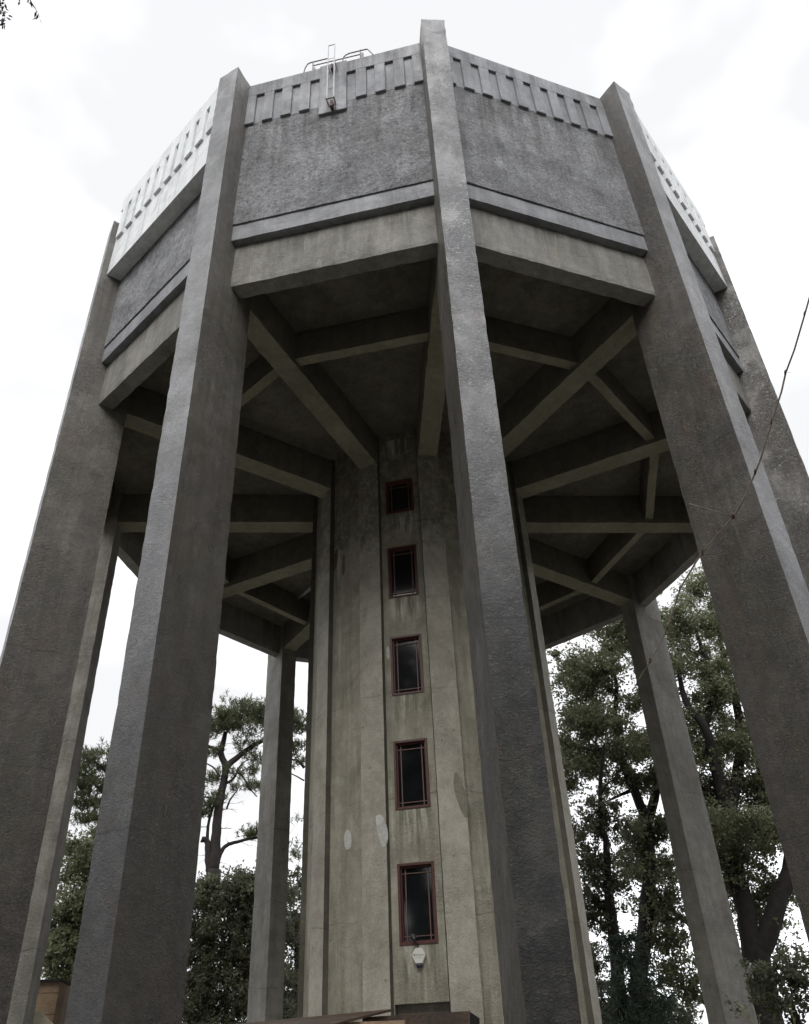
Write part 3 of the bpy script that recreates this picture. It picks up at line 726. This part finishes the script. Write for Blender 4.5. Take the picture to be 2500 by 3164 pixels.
oak_cl = [Cl(2110, 1920, D, 1.9, 13), Cl(2180, 1860, 37, 1.4, 8), Cl(2230, 1950, 38, 2.2, 14), Cl(2120, 2070, D, 1.8, 12), Cl(2200, 2150, 37, 2.0, 14), Cl(2290, 2120, 38, 2.2, 12),
  Cl(2150, 2260, D, 1.3, 7), Cl(2260, 2330, 37, 2.0, 12), Cl(2330, 2280, 38, 2.2, 12), Cl(2130, 2400, D, 1.4, 8), Cl(2210, 2440, 37, 1.3, 8), Cl(2330, 2470, 37.5, 1.8, 12),
  Cl(2200, 2560, D, 1.5, 12), Cl(2330, 2620, 37, 1.6, 10), Cl(2240, 2700, 36.5, 1.2, 9), Cl(2370, 2740, 37.5, 1.1, 8), Cl(2400, 2550, 37.5, 1.6, 9), Cl(2330, 2840, 37, .9, 5), Cl(2410, 2900, 37, .8, 3),
  Cl(2420, 2350, 38.5, 2.2, 10), Cl(2450, 2150, 39, 2.4, 9), Cl(2260, 2560, 34.6, 1.2, 6)]
tree('holm_oak', 'big evergreen oak with a forked black trunk right of the tower', oak_limbs, oak_cl, M['oak'], M['bark'], .085, 700, 1.1, 11)
# --- evergreen oak whose crown fills the gap right of the front leg
D = 34
oak2_limbs = [grounded(*L_([(1975, 3160), (1985, 2950), (2010, 2700)], [36, 36, 36], [.36, .32, .28])),
  L_([(2010, 2700), (2000, 2560), (1960, 2440), (1925, 2360), (1900, 2250), (1905, 2120), (1880, 2010)], [36, 36, 35.5, 35, 35, 35, 35], [.26, .23, .20, .17, .13, .09, .05]),
  L_([(2000, 2560), (2030, 2400), (2020, 2250), (1990, 2120), (1980, 2000), (1960, 1930)], 37, [.24, .2, .16, .12, .08, .04]),
  L_([(1925, 2360), (1860, 2330), (1800, 2310)], 35, [.12, .08, .04]), L_([(1900, 2250), (1830, 2200), (1780, 2150)], 35, [.12, .08, .04]),
  L_([(1960, 2440), (1920, 2455), (1870, 2480)], 35.5, [.10, .07, .04])]
oak2_cl = [Cl(1770, 2040, 35, 1.0, 6), Cl(1790, 2130, 35, 1.1, 8), Cl(1850, 2070, 35, 1.6, 13), Cl(1910, 1960, 35, 1.3, 9), Cl(1950, 1890, 36, 1.3, 9), Cl(1980, 2020, 36.5, 1.7, 10), Cl(1770, 2220, 34.5, 1.1, 9),
  Cl(1850, 2240, 34, 1.3, 12), Cl(1930, 2190, 36, 1.5, 8), Cl(1990, 2270, 37, 1.5, 9), Cl(1850, 2340, 34, 1.2, 12), Cl(1925, 2330, 35, 1.3, 9), Cl(1760, 2330, 35, .9, 6), Cl(1995, 2420, 36, 1.3, 8),
  Cl(1980, 2560, 36, 1.5, 12), Cl(2030, 2650, 36, 1.4, 10), Cl(1990, 2700, 36.5, 1.2, 7), Cl(2060, 2780, 36, 1.2, 8), Cl(2080, 2900, 36.5, .9, 6), Cl(2110, 3010, 36, .8, 6), Cl(2150, 3100, 36, .8, 5), Cl(2020, 2850, 36.5, .8, 4), Cl(1750, 2420, 35, .7, 3), Cl(1870, 2420, 35, .7, 3)]
tree('holm_oak', 'leafy evergreen oak filling the gap between the shaft and the right rear leg', oak2_limbs, oak2_cl, M['oak'], M['bark'], .09, 620, 1.0, 23)
# --- thin leaning tree with a bare knobbly stem
tt = grounded(*L_([(1925, 3160), (1908, 3000), (1893, 2850), (1880, 2740), (1873, 2600), (1862, 2570), (1855, 2500), (1858, 2380), (1868, 2300)], 32.5, [.27, .24, .20, .16, .125, .135, .10, .08, .05]))
tree('slender_tree', 'slender leaning tree with one bare stem in front of the dark conifer', [tt,
  L_([(1860, 2450), (1880, 2420), (1930, 2390)], 32.5, [.05, .035, .02]), L_([(1856, 2500), (1830, 2520), (1800, 2560)], 32.5, [.05, .035, .02])],
  [Cl(1810, 2520, 32.5, .9, 5), Cl(1800, 2640, 33, 1.0, 9), Cl(1840, 2730, 33, 1.0, 9), Cl(1905, 2560, 33, .9, 4), Cl(1770, 2540, 33, .7, 4), Cl(1830, 2850, 33, .9, 9), Cl(1890, 2500, 33, .8, 3), Cl(1910, 2750, 33, .5, 2)],
  M['shrub'], M['bark'], .085, 480, .85, 31)
# --- dark conifer at the lower right
def conifer(px, ytop, D, h_base_r, seed, label, n=26, name='spruce_tree'):
    top = at(px, ytop, D); base = Vector((top.x, top.y, 0)); H = top.z; rng = np.random.default_rng(seed)
    cl = []
    for k in range(n):
        f = (k + .5) / n; f = min(.98, f + rng.uniform(-.01, .01)); z = H * (.15 + .84 * f); r = h_base_r * (1 - f) ** .85
        m_ = max(3, int(10 * (1 - f)) + 2)
        for q in range(m_):
            a = rng.random() * 2 * PI; cl.append((base + Vector((math.cos(a) * r * .68, math.sin(a) * r * .68, z - .28 * r)), (r * .28, r * .28, .10), 1))
    tree(name, label, [([base, base + Vector((0, 0, H * .5)), top], [H * .017, H * .011, .02])], cl, M['spruce'], M['bark'], .13, 230, .85, seed, style='spruce')
conifer(1925, 2870, 31.5, 3.4, 41, 'dark drooping conifer at the foot of the gap beside the front leg')
# --- pine with the flat crown, left of the shaft
D = 46
pine_limbs = [grounded(*L_([(655, 2760), (660, 2690), (666, 2610), (674, 2511), (689, 2428), (697, 2372), (683, 2330), (690, 2294), (697, 2262)], D, [.42, .36, .29, .25, .22, .20, .18, .16, .12])),
  L_([(697, 2372), (722, 2350), (757, 2322), (790, 2300), (850, 2270), (900, 2250)], [46, 46, 46, 46, 46.3, 46.6], [.22, .18, .16, .13, .09, .05]),
  L_([(652, 2700), (645, 2660), (640, 2600), (622, 2594)], D, [.26, .22, .17, .16]), L_([(640, 2600), (645, 2540), (668, 2470), (690, 2440)], D, [.10, .08, .07, .05]),
  L_([(672, 2668), (680, 2640), (700, 2612), (740, 2600), (770, 2592), (800, 2590)], D, [.14, .12, .11, .09, .08, .05]),
  L_([(690, 2425), (722, 2405), (740, 2370), (760, 2350)], D, [.09, .07, .05, .03]), L_([(730, 2385), (750, 2400), (775, 2440), (795, 2462)], D, [.06, .05, .04, .03]),
  L_([(683, 2320), (650, 2308), (610, 2295)], D, [.12, .09, .06]), L_([(675, 2395), (660, 2372), (630, 2355)], D, [.06, .05, .03]),
  L_([(670, 2470), (650, 2465), (615, 2460)], D, [.07, .06, .03]), L_([(700, 2500), (712, 2470), (735, 2440)], D, [.06, .05, .03]),
  L_([(690, 2480), (715, 2482), (735, 2482)], D, [.018, .012, .005]), L_([(688, 2503), (712, 2500), (733, 2512)], D, [.02, .014, .006]), L_([(680, 2562), (700, 2558), (720, 2561)], D, [.018, .012, .005]), L_([(672, 2662), (690, 2667), (702, 2668)], D, [.015, .01, .005]),
  L_([(940, 2372), (922, 2352), (900, 2345), (870, 2330)], 46.5, [.10, .07, .05, .04]), L_([(940, 2412), (915, 2398), (895, 2388)], 46.5, [.05, .04, .03])]
pine_cl = [Cl(660, 2240, D, 1.0, 10, .35), Cl(705, 2225, D, 1.3, 16, .55), Cl(755, 2225, D, 1.3, 16, .6), Cl(800, 2220, D, 1.2, 10, .6), Cl(745, 2190, D, .9, 7, .45), Cl(790, 2190, D, .8, 6, .4), Cl(700, 2255, D, 1.3, 10, .3), Cl(760, 2265, D, 1.2, 9, .3),
  Cl(640, 2265, D, .7, 5, .3), Cl(850, 2225, 46.5, 1.5, 10, .5), Cl(905, 2250, 46.5, .8, 8, .5), Cl(930, 2245, 46.5, .8, 8, .4), Cl(925, 2215, 46.5, .5, 3, .35), Cl(650, 2325, D, .5, 5, .3), Cl(775, 2310, D, .9, 7, .35), Cl(790, 2345, D, .6, 4, .25),
  Cl(650, 2405, D, .7, 6, .4), Cl(628, 2440, D, .5, 4, .35), Cl(770, 2395, D, .5, 4, .4), Cl(788, 2445, D, .35, 4, .35), Cl(730, 2400, D, .45, 3, .25), Cl(668, 2460, D, .45, 3, .25), Cl(640, 2490, D, .5, 5, .35), Cl(628, 2520, D, .45, 4, .3), Cl(725, 2440, D, .3, 2, .2),
  Cl(760, 2582, D, .45, 3, .25), Cl(785, 2580, D, .35, 3, .2), Cl(915, 2300, 46.5, .7, 5, .3), Cl(925, 2360, 46.5, .5, 4, .3), Cl(915, 2325, 46.5, .6, 4, .3), Cl(905, 2620, 46.5, .4, 2, .3), Cl(925, 2640, 46.5, .4, 2, .3), Cl(930, 2540, 46.5, .3, 1, .3)]
tree('pine_tree', 'tall pine with a flat crown and forked trunk seen left of the shaft', pine_limbs, pine_cl, M['pine'], M['pinebark'], .21, 300, .85, 53, style='pine')
D = 42
tree('pine_tree', 'pine branches with tufted needles seen between the two left legs', [grounded(*L_([(380, 2750), (360, 2600), (350, 2450), (345, 2330)], D, [.4, .34, .24, .12])),
  L_([(352, 2480), (310, 2440), (270, 2400), (250, 2395)], D, [.12, .09, .06, .03]), L_([(350, 2400), (315, 2370), (285, 2350)], D, [.1, .07, .04]), L_([(358, 2560), (310, 2530), (265, 2540)], D, [.1, .07, .04]), L_([(360, 2600), (300, 2570)], D, [.1, .04])],
  [Cl(300, 2350, D, .7, 9, .35), Cl(330, 2370, D, .8, 9, .4), Cl(270, 2400, D, .8, 10, .35), Cl(310, 2430, D, .8, 9, .3), Cl(262, 2440, D, .7, 8, .3), Cl(290, 2480, D, .8, 9, .3), Cl(250, 2490, D, .5, 5, .25), Cl(280, 2540, D, .6, 6, .25), Cl(250, 2535, D, .4, 3, .25), Cl(320, 2520, D, .7, 6, .4), Cl(370, 2330, D, 1.0, 8, .5), Cl(390, 2430, D, 1.0, 6, .5)],
  M['pine'], M['pinebark'], .20, 300, .8, 59, style='pine')
# --- evergreen shrubs on the left
def bush(name, label, boxes, seed, m=None, leaf=.085, per=560, spread=.9, trunkpx=None, D=38, cat='shrub'):
    b0 = at(trunkpx[0], trunkpx[1], D); base = Vector((b0.x, b0.y, -.1))
    lim = [([base, base.lerp(b0, .5), b0], [.22, .16, .06])]
    return tree(name, label, lim, [Cl(*b) for b in boxes], m or M['shrub'], M['bark'], leaf, per, spread, seed, cat=cat)
bush('evergreen_shrub', 'broad dark evergreen shrub below the pine left of the shaft', [(x, y, 38, 1.15, 13, .9) for x, y in
  [(640, 2790), (700, 2760), (760, 2770), (820, 2760), (630, 2880), (700, 2860), (770, 2860), (610, 2980), (690, 2960), (770, 2960), (600, 3080), (680, 3060), (760, 3060), (640, 3160), (740, 3150), (830, 3000), (850, 3120), (840, 2880)]] +
  [(640, 2740, 38, .5, 4), (740, 2725, 38, .45, 4), (690, 2735, 38.5, .5, 4), (775, 2720, 38, .4, 3)], 61, trunkpx=(720, 2800))
bush('evergreen_shrub', 'narrow dark evergreen seen between the rear leg and the shaft', [(x, y, 40, .9, 9, .9) for x, y in
  [(910, 2770), (940, 2860), (900, 2880), (930, 2980), (910, 3080), (940, 3140), (900, 3160)]] + [(915, 2700, 40, .4, 2), (935, 2730, 40, .4, 3)], 67, trunkpx=(920, 2860), D=40)
bush('evergreen_shrub', 'tall dark evergreen between the far left legs', [(x, y, 36, 1.2, 14, 1.0) for x, y in
  [(290, 2640), (340, 2660), (260, 2720), (330, 2750), (240, 2820), (310, 2840), (210, 2900), (290, 2930), (170, 2950), (240, 3010), (320, 3040)]] + [(260, 2630, 36, .5, 4), (270, 3100, 36, .7, 5), (190, 2990, 36, .5, 3)], 71, m=M['oak'], trunkpx=(300, 2800), D=36)
bush('evergreen_shrub', 'dark evergreen behind the conifer at the lower right', [(x, y, 39, 1.1, 11, .9) for x, y in
  [(1810, 2950), (1800, 3060), (1850, 3120), (1900, 3150), (1960, 3120), (2020, 3150), (2080, 3160)]], 73, trunkpx=(1900, 3140), D=39)
# --- near shrub at the lower right with pale shoots
nb = bush('leafy_shrub', 'nearer leafy shrub in front of the forked trunk at the lower right', [(2420, 3010, 17, .42, 14, .3), (2460, 3060, 17, .5, 16, .35), (2390, 3040, 17, .35, 8, .25), (2490, 2980, 17.3, .35, 8, .3), (2360, 3080, 17, .3, 5, .2), (2440, 3130, 17, .5, 6, .3), (2520, 3100, 17, .6, 14, .4), (2340, 3010, 17, .28, 5, .2)],
  79, leaf=.055, per=360, spread=.42, trunkpx=(2450, 3120), D=17)
rng = np.random.default_rng(5)
def sprig(parent, pts, D, leaf=.05, seed=1):
    rr = np.random.default_rng(seed); o = Vector(parent.location); P = [at(x, y, D) - o for x, y in pts]
    m_ = MB(); m_.tube(P, [.006] * (len(P) - 1) + [.003], 5); m_.build('shoot', M['stem'], parent)
    q = [];
    for p in resample(P, .05)[2:]:
        for _ in range(3):
            d = Vector(rr.normal(size=3)) * .6 + Vector((0, 0, .7)); d.normalize(); L = leaf * rr.uniform(.7, 1.5); s_ = d.cross(Vector(rr.normal(size=3))).normalized() * L * .22
            q += [p, p + d * L * .5 + s_, p + d * L, p + d * L * .5 - s_]
    build_leaves('young_leaves', np.array([tuple(x) for x in q]), M['sprig'], parent)
sprig(nb, [(2335, 3170), (2315, 3150), (2300, 3125), (2288, 3112), (2280, 3100)], 15, .055, 1)
sprig(nb, [(2300, 3150), (2306, 3115), (2295, 3095)], 15.2, .045, 2)
sprig(nb, [(2350, 3185), (2347, 3160), (2345, 3140)], 15, .05, 3)
sprig(nb, [(2460, 3190), (2450, 3140), (2442, 3110)], 15, .05, 4)

# --- trees standing behind the photographer: they shade the lower legs and show in the window glass
src = bpy.data.objects
def clone(o, loc, rz, label, sc=1.0):
    c = o.copy(); C.objects.link(c); c.location = loc; c.rotation_euler = (0, 0, rz); c.scale = (sc, sc, sc); c['label'] = label
    for ch in o.children:
        d = ch.copy(); C.objects.link(d); d.parent = c
    return c

# --- overhanging branch in the top left corner, on a tree standing left of the eye
def hang_tree():
    base = CAM + Vector((-4.6, 1.2, 0)); base.z = -.1
    root = empty('willow_leaved_tree', base); tag(root, 'tree left of view whose narrow leaves hang into the top left corner', 'tree')
    o = Vector(base); rr = np.random.default_rng(9)
    tw = [[(-420, -700), (-150, -330), (20, -120), (70, -40), (100, 12), (118, 40), (124, 58)], [(-420, -700), (-300, -300), (-80, -90), (-10, -20), (6, 22), (12, 48), (16, 66)],
          [(-150, -330), (0, -160), (40, -60), (62, 0)], [(-80, -90), (-40, 10), (-14, 40), (0, 60)]]
    tb = MB(); s0 = at(-420, -700, 4.5) - o
    tb.tube([(0, 0, 0), (.1, .05, 2.4), s0 * .8 + Vector((0, 0, .5)), s0], [.16, .13, .06, .03], 9); tb.build('trunk', M['bark'], root, True)
    m_ = MB(); q = []
    for k, t in enumerate(tw):
        P = [at(x, y, 4.5 + .1 * k) - o for x, y in t]; m_.tube(P, [.012] + [.0045] * (len(P) - 3) + [.0016, .0012], 5)
        rs = resample(P[2:], .022)
        for i, p in enumerate(rs):
            n = 1 if k in (0, 2) else 5
            if k == 2 and i % 2: continue
            for _ in range(n):
                d = Vector((rr.normal() * .55 + .15, rr.normal() * .55, -1.0)); d.normalize(); L = rr.uniform(.05, .085); off = Vector(rr.normal(size=3)) * (.004 if n == 1 else .02)
                s_ = d.cross(Vector(rr.normal(size=3))).normalized() * L * .15; pp = p + off
                q += [pp, pp + d * L * .55 + s_, pp + d * L, pp + d * L * .5 - s_]
    m_.build('twigs', M['bark'], root); build_leaves('leaves', np.array([tuple(x) for x in q]), M['twigleaf'], root)
hang_tree()

# --- dry climbing stem close to the eye
vn = empty('dry_stem', at(2900, 3300, 2.6)); vn.location.z = 0
tag(vn, 'thin dry plant stem with knobbly joints arching across the right hand legs', 'plant stem')
o = Vector(vn.location)
vp = [(3100, 200), (2700, 500), (2540, 780), (2500, 925), (2487, 971), (2455, 1080), (2428, 1152), (2415, 1210), (2385, 1303), (2350, 1420), (2335, 1458), (2305, 1530), (2280, 1578), (2267, 1595), (2240, 1627), (2172, 1706), (2150, 1738), (2102, 1818), (2086, 1870), (2063, 1935), (2040, 1990), (2012, 2040), (1985, 2080), (1972, 2105), (1960, 2125), (1948, 2148)]
vd = [2.2 + .02 * k for k in range(len(vp))]
P = [at(x, y, d) - o for (x, y), d in zip(vp, vd)]
P = [Vector((0, 0, 0)), Vector((.15, .1, 2.0)), P[0] * .5 + Vector((.2, 0, 2.3))] + P
m_ = MB(); rr = [.007, .006, .005, .0042, .0036, .0032] + [.0031] * (len(P) - 12) + [.0019, .0017, .0015, .0012, .001, .0007]
m_.tube(P, rr, 7)
for (x, y, d, r) in [(2487, 971, 2.28, 1.6), (2428, 1152, 2.32, 2.0), (2385, 1303, 2.36, 1.6), (2335, 1458, 2.40, 2.2), (2267, 1596, 2.46, 3.0), (2172, 1706, 2.50, 2.0), (2102, 1818, 2.54, 1.5), (2063, 1937, 2.58, 1.4), (2010, 2041, 2.62, 2.0), (1970, 2108, 2.66, 1.2)]:
    a = at(x, y - 9, d) - o; b_ = at(x - 2, y + 9, d) - o; k = MB(); k.tube([a, a.lerp(b_, .3), a.lerp(b_, .6), b_], [.0024, .0024 * r, .002 * r, .0022], 8); k.build('joint', M['node'], vn, True)
for pts, r in [([(2262, 1596), (2215, 1582), (2170, 1569), (2129, 1556)], .0026), ([(2272, 1600), (2300, 1608), (2322, 1615)], .0016), ([(2062, 1936), (2040, 1922), (2012, 1906)], .0024), ([(2430, 1150), (2444, 1151)], .0005), ([(2010, 2041), (2000, 2044)], .0014), ([(2012, 2041), (2018, 2040)], .0014)]:
    m_.tube([at(x, y, 2.46) - o for x, y in pts], r, 6)
m_.build('stem', M['stem'], vn, True)

# ------------------------------------------------------------------ timber at the bottom edge
# plywood hoarding with a sagging top sheet, about eight metres away
def slab(name, px, D, th, m, parent, o):
    """sheet through four picture directions with real thickness"""
    P = [at(x, y, d) - o for (x, y), d in zip(px, D)]
    n = (P[1] - P[0]).cross(P[3] - P[0]).normalized() * th; b = MB(); b.quadbox(P + [p + n for p in P]); return b.build(name, m, parent)
ho = empty('plywood_hoarding', (at(1100, 3160, 8).x, at(1100, 3160, 8).y, 0)); tag(ho, 'brown weathered plywood sheets stacked loosely on a frame before the shaft', 'plywood stack'); o = Vector(ho.location)
fr = MB()
for x in (800, 1080, 1380):
    p = at(x, 3200, 8.25) - o; fr.box(p.x - .04, p.x + .04, p.y - .04, p.y + .04, -o.z, p.z)
fr.build('post', M['plyedge'], ho)
slab('top_sheet', [(640, 3172), (1218, 3117), (1070, 3152), (640, 3290)], [8.6, 8.35, 7.7, 7.6], .018, M['ply'], ho, o)
slab('middle_sheet', [(1045, 3160), (1252, 3152), (1245, 3300), (1040, 3310)], [7.9, 7.9, 7.8, 7.8], .02, M['plyedge'], ho, o)
slab('side_sheet', [(1120, 3143), (1452, 3124), (1452, 3330), (1120, 3340)], [8.3, 8.15, 8.15, 8.3], .02, M['ply'], ho, o)
slab('back_sheet', [(1455, 3128), (1482, 3147), (1482, 3330), (1455, 3330)], [8.3, 8.6, 8.6, 8.3], .02, M['void'], ho, o)
# small timber hut at the lower left
hb = at(150, 3164, 24); hut = empty('timber_hut', (hb.x, hb.y, 0)); tag(hut, 'tan boarded timber hut with a cream gable roof at lower left', 'hut'); o = Vector(hut.location)
pr = at(184, 3060, 24) - o; pl_ = at(60, 3030, 24) - o; zt = (at(180, 3035, 24) - o).z
b = MB(); nb_ = 18
for k in range(nb_):
    z0 = zt * k / nb_; b.box(pl_.x - 1, pr.x, -.02 - .012 * (k % 2), 2.2, z0 + .004, zt * (k + 1) / nb_)
b.build('board_wall', M['plank'], hut)
b = MB(); b.box(pl_.x - 1.1, pr.x + .03, -.12, 2.3, zt + .002, zt + .06); b.build('roof_edge', M['void'], hut)
a0 = at(121, 3118, 21) - o; a1 = at(190, 3190, 21) - o; a2 = at(30, 3200, 21) - o
b = MB(); d_ = Vector((-.6, 2.2, 0)); b.quadbox([a2, a1, a1 + d_, a2 + d_, a0 + Vector((-.01, 0, 0)), a0, a0 + d_, a0 + d_ + Vector((-.01, 0, 0))]); b.build('gable', M['cream'], hut)
# --- white camera on a bracket in front of the forked trunk
wc = empty('bracket_camera', at(2322, 3045, 27)); tag(wc, 'small pale rounded camera on an angled bracket beside the right rear leg', 'camera'); o = Vector(wc.location); u = .0111 * 27 / 27
q = lambda x, y, d=0.: at(x, y, 27 + d) - o
a = MB(); a.tube([q(2315, 2975), q(2315, 2979), q(2316, 2985), q(2317, 2992), q(2318, 2997)], [.05, .105, .135, .125, .09], 14); a.build('dome', M['camwhite'], wc, True)
a = MB(); a.tube([q(2317, 2994), q(2320, 3000), q(2323, 3006), q(2325, 3010)], [.10, .09, .075, .06], 12); a.build('neck', M['camwhite'], wc, True)
a = MB(); a.tube([q(2324, 3008), q(2325, 3016), q(2328, 3029), q(2312, 3028), q(2296, 3027, .6)], .026, 6); a.tube([q(2314, 3031), q(2318, 3042)], .028, 6); a.build('bracket', M['camwhite'], wc, True)

# broad evergreens behind and beside the eye: they close the low sky and show in the window glass
def broad(label, loc, H, R, seed):
    rng = np.random.default_rng(seed); b = Vector(loc); cl = []
    for k in range(46):
        f = rng.random() ** .8; z = H * (.16 + .80 * f); r = R * math.sqrt(max(.06, 1 - ((f - .40) / .66) ** 2)); a = rng.random() * 2 * PI; q = r * rng.uniform(.35, .95)
        cl.append((b + Vector((math.cos(a) * q, math.sin(a) * q, z)), (2.3, 2.3, 1.7), 5))
    lim = [([b, b + Vector((.2, .1, H * .2)), b + Vector((-.3, .3, H * .5)), b + Vector((.2, 0, H * .85))], [.7, .55, .35, .1])]
    for k in range(6):
        a = k * 1.05 + .3; lim.append(([b + Vector((0, 0, H * (.2 + .07 * k))), b + Vector((math.cos(a) * R * .4, math.sin(a) * R * .4, H * (.34 + .07 * k))), b + Vector((math.cos(a) * R * .8, math.sin(a) * R * .8, H * (.42 + .07 * k)))], [.3, .2, .06]))
    return tree('holm_oak', label, lim, cl, M['shrub'], M['bark'], .34, 95, 1.7, seed)
oa = broad('big round evergreen oak behind the photographer, the nearest to the dry stem', (6, -36, -.1), 27, 8.5, 101)
ob = broad('big round evergreen oak behind the photographer and left of the nearest one', (-5, -37, -.1), 29, 8.5, 103)
oa['group'] = ob['group'] = 'round evergreen oaks ringed behind the photographer'
spots = [(-40, 6, .95), (-38, -6, 1.0), (-33, -17, 1.05), (-25, -26, 1.0), (-15, -33, 1.05), (16, -32, 1.0), (25, -25, 1.05), (33, -16, 1.0), (39, -5, 1.0), (41, 7, .95)]
ordn = ['first', 'second', 'third', 'fourth', 'fifth', 'sixth', 'seventh', 'eighth', 'ninth', 'last']
for k, (x, y, s_) in enumerate(spots):
    c_ = clone((oa, ob)[k % 2], (x, y, -.1), 1.3 + k * 1.1, 'round evergreen oak, %s clockwise in the ring beside the photographer' % ordn[k], s_); c_['group'] = 'round evergreen oaks ringed behind the photographer'
